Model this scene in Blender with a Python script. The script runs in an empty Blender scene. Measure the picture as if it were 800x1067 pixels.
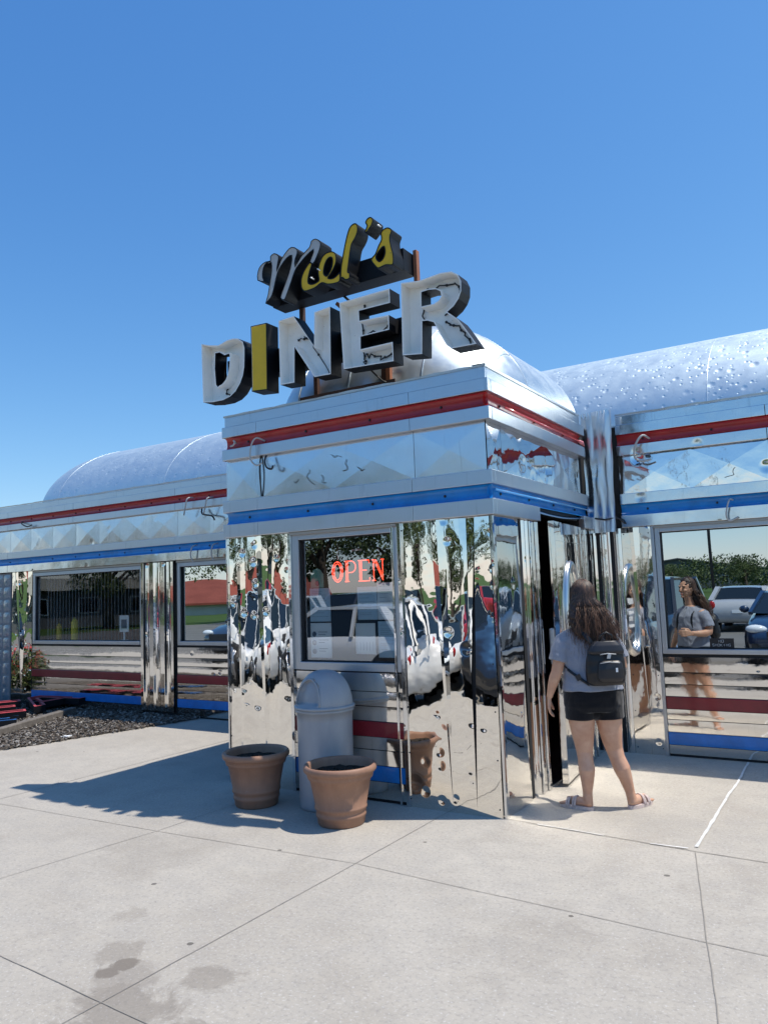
import bpy, bmesh, math, random
from mathutils import Vector, Matrix, noise
from mathutils.geometry import tessellate_polygon
random.seed(7)
sc = bpy.context.scene
COL = sc.collection
PI = math.pi
rad = math.radians

# ------------------------------------------------------------------ helpers
class MB:
    """collects verts / faces (with a material slot) for ONE mesh object"""
    def __init__(s):
        s.v = []; s.f = []; s.m = []; s.sm = []; s.ch = []
    def add(s, vs, fs, mi=0, smooth=False):
        b = len(s.v); s.ch.append((b, len(s.f))); s.v += [tuple(v) for v in vs]
        for f in fs:
            s.f.append([b + i for i in f]); s.m.append(mi); s.sm.append(smooth)
        return s
    def box(s, x0, x1, y0, y1, z0, z1, mi=0):
        vs = [(x, y, z) for z in (z0, z1) for y in (y0, y1) for x in (x0, x1)]
        return s.add(vs, [(0, 2, 3, 1), (4, 5, 7, 6), (0, 1, 5, 4), (2, 6, 7, 3), (0, 4, 6, 2), (1, 3, 7, 5)], mi)
    def obox(s, c, ax, ay, az, mi=0):
        """oriented box: centre and three half-axis vectors"""
        c, ax, ay, az = map(Vector, (c, ax, ay, az))
        vs = [c + i * ax + j * ay + k * az for k in (-1, 1) for j in (-1, 1) for i in (-1, 1)]
        return s.add(vs, [(0, 2, 3, 1), (4, 5, 7, 6), (0, 1, 5, 4), (2, 6, 7, 3), (0, 4, 6, 2), (1, 3, 7, 5)], mi)
    def beam(s, a, b, w, h, mi=0):
        a, b = Vector(a), Vector(b); d = b - a
        up = Vector((0, 0, 1)) if abs(d.normalized().z) < .9 else Vector((0, 1, 0))
        x = d.cross(up).normalized(); y = x.cross(d).normalized()
        return s.obox((a + b) / 2, d / 2, x * w / 2, y * h / 2, mi)
    def tube(s, pts, r, n=8, mi=0, caps=True):
        pts = [Vector(p) for p in pts]
        rr = r if isinstance(r, (list, tuple)) else [r] * len(pts)
        t0 = (pts[1] - pts[0]).normalized()
        u = t0.cross(Vector((0, 0, 1)) if abs(t0.z) < .9 else Vector((1, 0, 0))).normalized()
        vs = []; fs = []
        for i, p in enumerate(pts):
            t = (pts[min(i + 1, len(pts) - 1)] - pts[max(i - 1, 0)]).normalized()
            u = (u - t * u.dot(t)).normalized(); w = t.cross(u)
            for k in range(n):
                a = 2 * PI * k / n
                vs.append(p + (u * math.cos(a) + w * math.sin(a)) * rr[i])
        for i in range(len(pts) - 1):
            for k in range(n):
                fs.append((i * n + k, i * n + (k + 1) % n, (i + 1) * n + (k + 1) % n, (i + 1) * n + k))
        if caps:
            fs.append(tuple(range(n))[::-1]); fs.append(tuple((len(pts) - 1) * n + k for k in range(n)))
        return s.add(vs, fs, mi, True)
    def lathe(s, prof, n=40, c=(0, 0, 0), mi=0, a0=0, a1=2 * PI):
        """prof = [(r, z)...] revolved about z"""
        full = abs(a1 - a0 - 2 * PI) < 1e-6
        m = n if full else n + 1
        vs = []; fs = []
        for r, z in prof:
            for k in range(m):
                a = a0 + (a1 - a0) * k / n
                vs.append((c[0] + r * math.cos(a), c[1] + r * math.sin(a), c[2] + z))
        for i in range(len(prof) - 1):
            for k in range(n):
                k2 = (k + 1) % m
                fs.append((i * m + k, i * m + k2, (i + 1) * m + k2, (i + 1) * m + k))
        return s.add(vs, fs, mi, True)
    def loft(s, rings, n=20, mi=0, caps=True, p=2.0):
        """rings = [(centre, rx, ry)] or [(centre, rx, ry, normal)]; local x across"""
        vs = []; fs = []
        for i, rg in enumerate(rings):
            c = Vector(rg[0]); rx, ry = rg[1], rg[2]
            a = Vector(rings[max(i - 1, 0)][0]); b = Vector(rings[min(i + 1, len(rings) - 1)][0])
            t = Vector(rg[3]) if len(rg) > 3 else (b - a)
            t.normalize()
            ref = Vector((0, 1, 0)) if abs(t.y) < .85 else Vector((0, 0, 1))
            x = ref.cross(t).normalized(); y = t.cross(x).normalized()
            for k in range(n):
                an = 2 * PI * k / n; ca, sa = math.cos(an), math.sin(an)
                e = 2.0 / p
                px = math.copysign(abs(ca) ** e, ca); py = math.copysign(abs(sa) ** e, sa)
                vs.append(c + x * px * rx + y * py * ry)
        for i in range(len(rings) - 1):
            for k in range(n):
                fs.append((i * n + k, i * n + (k + 1) % n, (i + 1) * n + (k + 1) % n, (i + 1) * n + k))
        if caps:
            fs.append(tuple(range(n))[::-1]); fs.append(tuple((len(rings) - 1) * n + k for k in range(n)))
        return s.add(vs, fs, mi, True)
    def ball(s, c, rx, ry, rz, n=16, mi=0):
        rings = []
        vs = []; fs = []; m = n // 2
        for i in range(m + 1):
            t = PI * i / m
            for k in range(n):
                a = 2 * PI * k / n
                vs.append((c[0] + rx * math.sin(t) * math.cos(a), c[1] + ry * math.sin(t) * math.sin(a), c[2] + rz * math.cos(t)))
        for i in range(m):
            for k in range(n):
                fs.append((i * n + k, i * n + (k + 1) % n, (i + 1) * n + (k + 1) % n, (i + 1) * n + k))
        return s.add(vs, fs, mi, True)
    def profile(s, pts, z0, z1, mi=0, smooth=False):
        """open vertical sheet from plan points (x, y)"""
        n = len(pts)
        vs = [(x, y, z0) for x, y in pts] + [(x, y, z1) for x, y in pts]
        return s.add(vs, [(i, i + 1, n + i + 1, n + i) for i in range(n - 1)], mi, smooth)
    def grid(s, fn, nu, nv, mi=0, smooth=True):
        vs = [fn(i / nu, j / nv) for j in range(nv + 1) for i in range(nu + 1)]
        fs = [(j * (nu + 1) + i, j * (nu + 1) + i + 1, (j + 1) * (nu + 1) + i + 1, (j + 1) * (nu + 1) + i) for j in range(nv) for i in range(nu)]
        return s.add(vs, fs, mi, smooth)
    def each(s, name, mat, parent=None, bevel=0):
        """every added piece becomes an object of its own"""
        out = []; C = s.ch + [(len(s.v), len(s.f))]
        for (v0, f0), (v1, f1) in zip(C, C[1:]):
            q = MB(); q.v = s.v[v0:v1]; q.f = [[i - v0 for i in f] for f in s.f[f0:f1]]; q.m = s.m[f0:f1]; q.sm = s.sm[f0:f1]
            out.append(q.build(name, mat, parent, bevel))
        return out
    def build(s, name, mat, parent=None, bevel=0, merge=False, recalc=True):
        me = bpy.data.meshes.new(name)
        me.from_pydata(s.v, [], s.f)
        for mm in (mat if isinstance(mat, (list, tuple)) else [mat]):
            me.materials.append(mm)
        me.polygons.foreach_set('material_index', s.m)
        me.polygons.foreach_set('use_smooth', s.sm)
        if merge or recalc:
            bm = bmesh.new(); bm.from_mesh(me)
            if merge: bmesh.ops.remove_doubles(bm, verts=bm.verts, dist=1e-4)
            if recalc: bmesh.ops.recalc_face_normals(bm, faces=bm.faces)
            bm.to_mesh(me); bm.free()
        me.update()
        o = bpy.data.objects.new(name, me); COL.objects.link(o)
        if parent: o.parent = parent
        if bevel:
            b = o.modifiers.new('b', 'BEVEL'); b.width = bevel; b.segments = 2; b.limit_method = 'ANGLE'; b.angle_limit = rad(50)
        return o

def tag(o, label=None, cat=None, group=None, kind=None):
    if label: o['label'] = label
    if cat: o['category'] = cat
    if group: o['group'] = group
    if kind: o['kind'] = kind
    return o
def empty(name, loc=(0, 0, 0), rz=0, **k):
    o = bpy.data.objects.new(name, None); COL.objects.link(o)
    o.location = loc; o.rotation_euler = (0, 0, rz); o.empty_display_size = .1
    return tag(o, **k)
def children(o): return [c for c in bpy.data.objects if c.parent == o]
def copy_tree(o, parent=None):
    c = o.copy(); COL.objects.link(c)
    if parent: c.parent = parent
    for ch in children(o): copy_tree(ch, c)
    return c

# ------------------------------------------------------------------ materials
def mat(name, base=(.5, .5, .5), rough=.5, metal=0, spec=.5, coat=0, emit=None, estr=0):
    m = bpy.data.materials.new(name); m.use_nodes = True
    p = m.node_tree.nodes['Principled BSDF']
    p.inputs['Base Color'].default_value = (*base, 1)
    p.inputs['Roughness'].default_value = rough; p.inputs['Metallic'].default_value = metal
    p.inputs['Specular IOR Level'].default_value = spec
    p.inputs['Coat Weight'].default_value = coat
    if emit:
        p.inputs['Emission Color'].default_value = (*emit, 1); p.inputs['Emission Strength'].default_value = estr
    return m
class NT:
    def __init__(s, m): s.t = m.node_tree; s.n = s.t.nodes; s.l = s.t.links; s.p = s.n['Principled BSDF']
    def node(s, kind, **kw):
        n = s.n.new(kind)
        for k, v in kw.items(): setattr(n, k, v)
        return n
    def link(s, a, b): s.l.new(a, b)
    def co(s, scale=(1, 1, 1), rot=(0, 0, 0)):
        tc = s.node('ShaderNodeTexCoord'); mp = s.node('ShaderNodeMapping')
        mp.inputs['Scale'].default_value = scale; mp.inputs['Rotation'].default_value = rot
        s.link(tc.outputs['Object'], mp.inputs['Vector']); return mp.outputs[0]
    def noise(s, vec, scale, detail=2, rough=.5, dist=0):
        n = s.node('ShaderNodeTexNoise'); n.inputs['Scale'].default_value = scale
        n.inputs['Detail'].default_value = detail; n.inputs['Roughness'].default_value = rough
        n.inputs['Distortion'].default_value = dist
        s.link(vec, n.inputs['Vector']); return n.outputs['Fac']
    def ramp(s, fac, stops, interp='LINEAR'):
        r = s.node('ShaderNodeValToRGB'); r.color_ramp.interpolation = interp
        e = r.color_ramp.elements
        while len(e) < len(stops): e.new(.5)
        for i, (p, c) in enumerate(stops):
            e[i].position = p; e[i].color = (*c, 1) if isinstance(c, tuple) else (c, c, c, 1)
        s.link(fac, r.inputs[0]); return r.outputs[0]
    def math(s, op, a, b=None, c=None):
        n = s.node('ShaderNodeMath', operation=op)
        for i, x in enumerate((a, b, c)):
            if x is None: continue
            if isinstance(x, (int, float)): n.inputs[i].default_value = x
            else: s.link(x, n.inputs[i])
        return n.outputs[0]
    def mix(s, fac, a, b, typ='MIX'):
        n = s.node('ShaderNodeMix', data_type='RGBA', blend_type=typ)
        if isinstance(fac, (int, float)): n.inputs[0].default_value = fac
        else: s.link(fac, n.inputs[0])
        for i, x in ((6, a), (7, b)):
            if isinstance(x, tuple): n.inputs[i].default_value = (*x, 1)
            else: s.link(x, n.inputs[i])
        return n.outputs[2]
    def bump(s, h, strength=.5, dist=.01, normal=None):
        b = s.node('ShaderNodeBump'); b.inputs['Strength'].default_value = strength; b.inputs['Distance'].default_value = dist
        s.link(h, b.inputs['Height'])
        if normal: s.link(normal, b.inputs['Normal'])
        return b.outputs[0]
    def dents(s, vec, scale, prob, radius=.45, depth=1.0):
        """sparse round hail pits: 0 on flat metal, towards -1 in a pit"""
        v = s.node('ShaderNodeTexVoronoi'); v.inputs['Scale'].default_value = scale
        s.link(vec, v.inputs['Vector'])
        sep = s.node('ShaderNodeSeparateColor'); s.link(v.outputs['Color'], sep.inputs[0])
        on = s.math('LESS_THAN', sep.outputs[0], prob)
        rr = s.math('MULTIPLY_ADD', sep.outputs[1], radius * .6, radius * .4)
        d = s.math('DIVIDE', v.outputs['Distance'], rr)
        d = s.math('MINIMUM', d, 1.0)
        c = s.math('MULTIPLY', s.math('COSINE', s.math('MULTIPLY', d, PI)), .5)
        c = s.math('ADD', c, .5)
        return s.math('MULTIPLY', s.math('MULTIPLY', c, on), -depth)

def steel(name, base, rough, wave=(3, .004), fine=None, dent=None, streak=None, rvar=0, stretch=(1, 1, 1)):
    """stainless: wave=(scale, metres), dent=(scale, prob, radius, metres), streak = brushing scale"""
    m = mat(name, base, rough, 1.0); t = NT(m); co = t.co()
    cs = t.co(stretch) if stretch != (1, 1, 1) else co
    nrm = None
    if name.startswith('roof'): t.p.inputs['Metallic'].default_value = .80
    if wave: nrm = t.bump(t.noise(cs, wave[0], (.6 if name == 'mirror_steel' else 0) if 'mirror_steel' in name else 1, .4), 1.0, wave[1])
    if fine: nrm = t.bump(t.noise(co, fine[0], 2, .5), 1.0, fine[1], nrm)
    if dent:
        for d in (dent if isinstance(dent, list) else [dent]):
            nrm = t.bump(t.dents(co, d[0], d[1], d[2]), 1.0, d[3], nrm)
    if nrm: t.link(nrm, t.p.inputs['Normal'])
    if rvar or streak:
        sc_ = streak if streak else (1, 1, 1)
        r = t.noise(t.co(sc_), 6, 4, .6)
        mr = t.node('ShaderNodeMapRange'); t.link(r, mr.inputs[0])
        mr.inputs[1].default_value = .3; mr.inputs[2].default_value = .7
        mr.inputs[3].default_value = max(.01, rough - rvar); mr.inputs[4].default_value = rough + rvar
        t.link(mr.outputs[0], t.p.inputs['Roughness'])
        cc = t.ramp(r, [(.25, tuple(b * .95 for b in base)), (.75, base)])
        # grime: thin vertical runs below seams
        g = t.noise(t.co((14, 14, 1.2)), 1.5, 3, .6)
        gf = t.ramp(g, [(.60, 0.0), (.78, .35)])
        cc = t.mix(gf, cc, tuple(b * .5 for b in base))
        t.link(cc, t.p.inputs['Base Color'])
    return m

M = {}
M['band'] = steel('band_steel', (.60, .62, .65), .33, (2.2, .003), (9, .0004), (5, .06, .35, .002), (1, 1, 1), .05)
M['band_polished'] = steel('band_steel_polished', (.66, .68, .70), .14, (3.0, .005), (11, .0006), (6, .35, .45, .005), (1, 1, 1), .05)
M['quilt'] = steel('quilted_steel', (.70, .72, .75), .22, (3.5, .003), (12, .0004), (5, .10, .4, .003), None, .05)
M['quilt_mirror'] = steel('quilted_steel_mirror', (.76, .77, .79), .05, (4, .005), (11, .0008), (4.5, .40, .45, .007))
M['mirror'] = steel('mirror_steel', (.85, .82, .76), .016, (3.3, .030), (6, .0014), [(8, .36, .42, .0050), (4.2, .26, .42, .0065)], None, 0, (1, 1, .36))
M['mirror_soft'] = steel('mirror_steel_soft', (.76, .75, .73), .035, (3.0, .010), (7, .0008), (6, .12, .4, .0025), None, 0, (1, 1, .4))
M['siding'] = steel('siding_steel', (.78, .76, .72), .06, (2.2, .004), (10, .0006), (8, .16, .4, .003), None, .03)
M['roof'] = steel('roof_steel', (.68, .775, .80), .50, (1.6, .012), (14, .0008), [(19, .50, .50, .0040), (10, .40, .50, .0065)], None, .06)
M['roof_smooth'] = steel('roof_steel_smooth', (.62, .685, .71), .42, (1.5, .010), (10, .001), (6, .10, .4, .005), None, .08)
M['corner'] = steel('corner_sheet', (.66, .70, .75), .30, (3, .006), (12, .001), (6, .2, .4, .004), (1, 1, .3), .08)
M['post'] = steel('polished_post', (.70, .71, .72), .06, (2, .006), (8, .001), (9, .12, .4, .003))
M['chrome'] = mat('chrome', (.85, .84, .82), .06, 1)
M['darkmetal'] = mat('dark_metal', (.05, .055, .06), .5, .6)
M['gap'] = mat('gap_dark', (.012, .013, .015), .8)
M['interior'] = mat('interior_dark', (.045, .042, .04), .8)
M['interior_floor'] = mat('interior_tile', (.10, .09, .085), .4)
M['alu'] = steel('window_aluminium', (.50, .52, .55), .38, None, (20, .0003), None, (1, 1, 10), .06)
M['alu_tan'] = mat('head_trim_tan', (.42, .38, .33), .4, .6)

def paint(name, c, rough=.35, coat=.3, var=.25):
    m = mat(name, c, rough, 0, .5, coat); t = NT(m)
    f = t.noise(t.co(), 5, 5, .65)
    cc = t.ramp(f, [(.3, tuple(x * (1 - var) for x in c)), (.7, tuple(min(1, x * (1 + var * .4)) for x in c))])
    sp = t.noise(t.co(), 38, 3, .7)
    cc = t.mix(t.ramp(sp, [(.68, 0.0), (.74, .7)]), cc, tuple(x * .35 + .03 for x in c))
    t.link(cc, t.p.inputs['Base Color'])
    t.link(t.bump(t.noise(t.co(), 20, 2), .3, .002), t.p.inputs['Normal'])
    return m
M['red'] = paint('red_enamel', (.43, .012, .014), .32)
M['blue'] = paint('blue_enamel', (.006, .25, .68), .30)
M['maroon'] = paint('maroon_enamel', (.25, .008, .018), .35)
M['lowblue'] = paint('lower_blue_enamel', (.006, .20, .60), .32)
M['black'] = paint('sign_black', (.007, .008, .011), .55, 0); M['black'].node_tree.nodes['Principled BSDF'].inputs['Specular IOR Level'].default_value = .25
M['white_can'] = paint('letter_white', (.93, .91, .86), .5, 0, .07)
M['grey_can'] = paint('letter_grey', (.52, .51, .49), .5, 0, .25)
M['yellow'] = paint('letter_yellow', (.74, .46, .006), .45, 0, .12)
M['rust'] = paint('rusty_steel', (.085, .038, .026), .8, 0, .5)
M['orange_and_lit'] = paint('orange_and_lit_rust', (.36, .13, .06), .7, 0, .3)  # orange posts, and one rust post's sunlit face as a colour
M['wire'] = mat('wire_black', (.02, .02, .022), .5)
M['cable'] = mat('cable_grey', (.45, .45, .44), .45)
M['neon'] = mat('neon_red', (.8, .05, .03), .4, emit=(1, .07, .03), estr=3.2)
M['paper'] = mat('paper_white', (.78, .80, .80), .7)
M['paper_blue'] = mat('paper_pale_blue', (.52, .66, .74), .7)
M['paper_green'] = mat('paper_green', (.30, .50, .40), .7)
M['print_soft'] = mat('print_soft', (.34, .40, .46), .7)
M['print'] = mat('print_grey', (.10, .13, .18), .7)
M['sticker'] = mat('sticker_black', (.01, .01, .012), .4)
M['mustard'] = mat('mustard_plastic', (.62, .50, .05), .4)
M['blind'] = mat('blind_vane', (.80, .82, .84), .7)

def glass_mat(name, base, top, tint, gcol=(.92, .96, 1)):
    m = bpy.data.materials.new(name); m.use_nodes = True
    nt = m.node_tree; nt.nodes.clear()
    out = nt.nodes.new('ShaderNodeOutputMaterial'); mx = nt.nodes.new('ShaderNodeMixShader')
    tr = nt.nodes.new('ShaderNodeBsdfTransparent'); tr.inputs[0].default_value = (*tint, 1)
    gl = nt.nodes.new('ShaderNodeBsdfGlossy'); gl.inputs['Roughness'].default_value = 0.0; gl.inputs[0].default_value = (*gcol, 1)
    lw = nt.nodes.new('ShaderNodeFresnel'); lw.inputs[0].default_value = 1.5
    mr = nt.nodes.new('ShaderNodeMapRange'); mr.inputs[1].default_value = .04; mr.inputs[2].default_value = 1
    mr.inputs[3].default_value = base; mr.inputs[4].default_value = top
    tc = nt.nodes.new('ShaderNodeTexCoord'); nz = nt.nodes.new('ShaderNodeTexNoise'); nz.inputs['Scale'].default_value = 1.3
    nz.inputs['Detail'].default_value = 0
    bp = nt.nodes.new('ShaderNodeBump'); bp.inputs['Strength'].default_value = 1; bp.inputs['Distance'].default_value = .0012
    L = nt.links.new
    L(tc.outputs['Object'], nz.inputs['Vector']); L(nz.outputs['Fac'], bp.inputs['Height']); L(bp.outputs[0], gl.inputs['Normal'])
    L(lw.outputs[0], mr.inputs[0]); L(mr.outputs[0], mx.inputs[0]); L(tr.outputs[0], mx.inputs[1]); L(gl.outputs[0], mx.inputs[2]); L(mx.outputs[0], out.inputs[0])
    return m
M['glass'] = glass_mat('window_glass', .30, 1, (.93, .97, .97))
M['glass_left'] = glass_mat('window_glass_left', .13, .9, (.93, .96, .96))
M['glass_mirror'] = glass_mat('window_glass_coated', .66, 1, (.40, .50, .52), (.90, .98, 1))

# ------------------------------------------------------------------ ground
def concrete_mat():
    m = mat('concrete', (.42, .40, .37), .85, 0, .3); t = NT(m); co = t.co()
    big = t.noise(co, .55, 4, .55); fine = t.noise(co, 42, 4, .75); mid = t.noise(co, 6, 4, .6)
    c = t.ramp(big, [(.3, (.395, .356, .298)), (.7, (.470, .430, .366))])
    c = t.mix(t.ramp(mid, [(.35, .0), (.65, .45)]), c, (.34, .315, .28))
    c = t.mix(t.ramp(t.noise(co, 1.7, 6, .65, .4), [(.50, .0), (.68, .38)]), c, (.30, .265, .22))
    c = t.mix(t.ramp(fine, [(.30, .75), (.50, 0.0)]), c, (.27, .25, .225))
    c = t.mix(t.ramp(t.noise(co, 70, 2, .6), [(.58, 0.0), (.72, .6)]), c, (.58, .56, .53))
    # old gum spots and pits
    v = t.node('ShaderNodeTexVoronoi'); v.inputs['Scale'].default_value = 3.6; t.link(co, v.inputs['Vector'])
    dd = t.math('ADD', v.outputs['Distance'], t.math('MULTIPLY', t.noise(co, 30, 2), .03))
    sep = t.node('ShaderNodeSeparateColor'); t.link(v.outputs['Color'], sep.inputs[0])
    spot = t.math('MULTIPLY', t.math('LESS_THAN', dd, .072), t.math('LESS_THAN', sep.outputs[0], .38))
    c = t.mix(t.math('MULTIPLY', spot, .80), c, (.09, .08, .07))
    # damp / oily stains near the camera: irregular blotches at given spots
    tc = t.node('ShaderNodeTexCoord')
    w1 = t.noise(co, 3.4, 7, .68, .9)
    tot = None
    for (x, y, r, k) in [(-.22, -2.58, .13, .42), (-.52, -2.78, .16, .32), (-.36, -2.95, .24, .48), (.02, -3.0, .18, .42), (.40, -2.85, .05, .85), (-.66, -2.68, .06, .8), (-.66, -2.76, .05, .8), (-.80, -2.62, .11, .35), (-1.05, -2.3, .10, .25), (.9, -1.75, .35, .12), (-1.7, -1.7, .35, .10)]:
        d = t.node('ShaderNodeVectorMath', operation='DISTANCE'); t.link(tc.outputs['Object'], d.inputs[0]); d.inputs[1].default_value = (x, y, 0)
        e = t.math('ADD', d.outputs['Value'], t.math('MULTIPLY_ADD', w1, r * 3.2, -r * 1.6))
        mr = t.node('ShaderNodeMapRange'); t.link(e, mr.inputs[0]); mr.inputs[1].default_value = r * 1.08; mr.inputs[2].default_value = r * .72
        mr.inputs[3].default_value = 0; mr.inputs[4].default_value = k
        tot = mr.outputs[0] if tot is None else t.math('MAXIMUM', tot, mr.outputs[0])
    c = t.mix(tot, c, (.155, .13, .105))
    t.link(c, t.p.inputs['Base Color'])
    n1 = t.bump(fine, .5, .003); n1 = t.bump(mid, .4, .006, n1)
    t.link(n1, t.p.inputs['Normal'])
    return m
M['concrete'] = concrete_mat()
def rough_ground(name, a, b, sc_=20, bd=.01):
    m = mat(name, a, .9, 0, .2); t = NT(m); co = t.co()
    f = t.noise(co, sc_, 5, .7); g = t.noise(co, .7, 3, .5)
    c = t.ramp(f, [(.3, a), (.7, b)]); c = t.mix(t.ramp(g, [(.35, 0.0), (.65, .5)]), c, tuple(x * .75 for x in a))
    t.link(c, t.p.inputs['Base Color']); t.link(t.bump(f, .8, bd), t.p.inputs['Normal']); return m
M['asphalt'] = rough_ground('asphalt', (.15, .145, .135), (.20, .195, .185), 60)
M['mulchbase'] = rough_ground('mulch_soil', (.10, .088, .075), (.19, .165, .14), 45, .02)
M['grass'] = rough_ground('lawn_grass', (.04, .08, .015), (.08, .13, .03), 30, .03)
M['joint'] = mat('joint_dirt', (.27, .245, .21), .95)
M['caulk'] = paint('white_caulk', (.70, .69, .66), .6, 0, .2)
M['kerb'] = rough_ground('kerb_concrete', (.34, .33, .31), (.42, .41, .38), 50, .004)
M['line'] = mat('road_paint', (.75, .74, .70), .7)

g = MB(); g.add([(-900, -900, -.14), (900, -900, -.14), (900, 900, -.14), (-900, 900, -.14)], [(0, 1, 2, 3)])
tag(g.build('ground', M['grass']), kind='structure')
g = MB(); g.add([(-34, -30, -.135), (30, -30, -.135), (30, 20, -.135), (-34, 20, -.135)], [(0, 1, 2, 3)])
tag(g.build('parking_lot', M['asphalt']), kind='structure')
KY = -4.98
# pavement: slab with a real kerb edge
g = MB(); g.box(-16, 16, KY + .15, 2.6, -.3, 0)
tag(g.build('pavement', M['concrete']), kind='structure')
g = MB(); g.box(-16, 16, KY, KY + .146, -.3, .004)
tag(g.build('kerb', M['kerb'], bevel=.02), kind='structure')
g = MB()
for i in range(-8, 9):
    x = i * 2.75 + .1
    g.add([(x - .05, KY - 5, -.131), (x + .05, KY - 5, -.131), (x + .05, KY - .1, -.131), (x - .05, KY - .1, -.131)], [(0, 1, 2, 3)])
tag(g.build('parking_lines', M['line']), kind='structure')
def wobble_line(g, pts, w, z, jit, step=.04):
    n = 0; L = []
    for (a, b) in zip(pts, pts[1:]):
        a, b = Vector((*a, z)), Vector((*b, z)); d = b - a; k = max(2, int(d.length / step)); nrm = Vector((-d.y, d.x, 0)).normalized()
        for i in range(k):
            p = a + d * i / k; o = (noise.noise(p * 6) * .5 + noise.noise(p * 1.3)) * jit
            ww = w * (.7 + .6 * abs(noise.noise(p * 9 + Vector((5, 5, 5)))))
            L.append((p + nrm * (o - ww / 2), p + nrm * (o + ww / 2)))
    vs = [v for pr in L for v in pr]
    g.add(vs, [(2 * i, 2 * i + 1, 2 * i + 3, 2 * i + 2) for i in range(len(L) - 1)])
g = MB()
wobble_line(g, [(-6.2, -1.42), (-2.04, -1.27), (-.44, -1.19), (1.77, -1.33), (6, -1.55)], .0052, .003, .006)
wobble_line(g, [(-.42, -.02), (-.49, -3.6), (-.5, KY + .15)], .0052, .0034, .006)
wobble_line(g, [(-1.98, -.02), (-2.04, -1.27), (-2.2, -2.4), (-2.25, KY + .15)], .0052, .0034, .006)
wobble_line(g, [(-6, -2.75), (-1.256, -2.89), (.4, -2.99), (6, -3.2)], .0052, .003, .006)
wobble_line(g, [(1.27, -.15), (1.665, -1.96), (2.2, -4.2), (2.5, KY + .15)], .0058, .0034, .008)
wobble_line(g, [(.02, -.012), (1.26, -.13), (6, -.42)], .008, .003, .006)
wobble_line(g, [(-3.9, 2.38), (-3.95, -1.3)], .008, .0034, .004)
tag(g.build('pavement_joints', M['joint']), kind='structure')
g = MB()
wobble_line(g, [(1.255, 2.36), (1.262, -.10)], .021, .006, .012)
wobble_line(g, [(.25, -.045), (.75, -.09)], .010, .0065, .006)
wobble_line(g, [(1.0, -.11), (1.262, -.10)], .014, .0065, .006)
tag(g.build('joint_sealant', M['caulk']), kind='structure')
# mulch bed
bed = [(-5.36, 2.39), (-5.42, 2.0), (-5.56, 1.5), (-5.72, .9), (-5.90, .2), (-6.1, -.5), (-6.4, -1.2), (-16, -1.6), (-16, 2.39)]
g = MB(); g.add([(x, y, .006) for x, y in bed], [tuple(range(len(bed)))])
tag(g.build('mulch_bed', M['mulchbase']), kind='structure')
M['chip_a'] = rough_ground('mulch_chip_grey', (.16, .14, .12), (.30, .27, .24), 30)
M['chip_b'] = rough_ground('mulch_chip_brown', (.07, .054, .042), (.155, .125, .10), 30)
M['chip_c'] = mat('mulch_chip_pale', (.30, .28, .25), .9)
def bed_edge(y):
    for (x0, y0), (x1, y1) in zip(bed, bed[1:7]):
        if y1 <= y <= y0: return x0 + (x1 - x0) * (y0 - y) / (y0 - y1)
    return -6.4
g = MB(); rs = random.Random(3)
for i in range(15000):
    y = rs.uniform(-1.1, 2.36); x = bed_edge(y) + .03 - abs(rs.gauss(0, 1)) * 1.7 if i % 2 else bed_edge(y) + .06 - rs.random() * 5
    if x < -12: continue
    L = rs.uniform(.008, .024); W = rs.uniform(.004, .010); a = rs.uniform(0, PI); tl = rs.uniform(-.5, .5)
    ax = Vector((math.cos(a), math.sin(a), tl)) * L; ay = Vector((-math.sin(a), math.cos(a), rs.uniform(-.6, .6))) * W
    g.obox((x, y, .012 + rs.random() * .025), ax, ay, Vector((0, 0, 1)) * .003, rs.choice((0, 0, 1, 1, 1, 2) if i % 3 else (0, 0, 1)))
tag(g.build('mulch_chips', [M['chip_a'], M['chip_b'], M['chip_c']], recalc=False), kind='stuff', label='grey and brown mulch chips covering the bed by the wall', cat='mulch')
# ------------------------------------------------------------------ the woman
def skin_mat():
    m = mat('skin', (.47, .26, .17), .48, 0, .4); t = NT(m)
    c = t.ramp(t.noise(t.co(), 9, 3, .5), [(.3, (.53, .285, .18)), (.7, (.62, .37, .25))]); t.link(c, t.p.inputs['Base Color'])
    c2 = t.mix(t.ramp(t.noise(t.co(), 28, 4, .6), [(.45, 0.0), (.7, .35)]), c, (.46, .22, .145)); t.link(c2, t.p.inputs['Base Color'])
    t.link(t.bump(t.noise(t.co(), 120, 2), .25, .001), t.p.inputs['Normal'])
    t.p.inputs['Subsurface Weight'].default_value = .08; t.p.inputs['Subsurface Radius'].default_value = (.02, .008, .004)
    return m
M['skin'] = skin_mat()
def cloth(name, c, var=.15, s=60, wr=None):
    m = mat(name, c, .9, 0, .15); t = NT(m)
    f = t.noise(t.co(), s, 3, .7)
    cc = t.ramp(f, [(.3, tuple(x * (1 - var) for x in c)), (.7, tuple(x * (1 + var) for x in c))]); t.link(cc, t.p.inputs['Base Color'])
    n = t.bump(f, .3, .002)
    if wr: n = t.bump(t.noise(t.co((1, 1, wr[1])), wr[0], 3, .55, .8), 1, wr[2], n)
    t.link(n, t.p.inputs['Normal']); m.node_tree.nodes['Principled BSDF'].inputs['Sheen Weight'].default_value = .25
    return m
M['shirt'] = cloth('heather_blue_shirt', (.25, .27, .325), .12, 220, (7, .6, .030))
M['shorts'] = cloth('black_shorts', (.008, .008, .010), .2, 80, (6, .6, .015))
M['hair'] = mat('hair_brown', (.030, .016, .011), .5, 0, .5); t = NT(M['hair'])
M['hair_light'] = mat('hair_brown_light', (.17, .088, .052), .5, 0, .5)
M['nylon'] = mat('black_nylon', (.005, .005, .007), .42, 0, .5)
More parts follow.
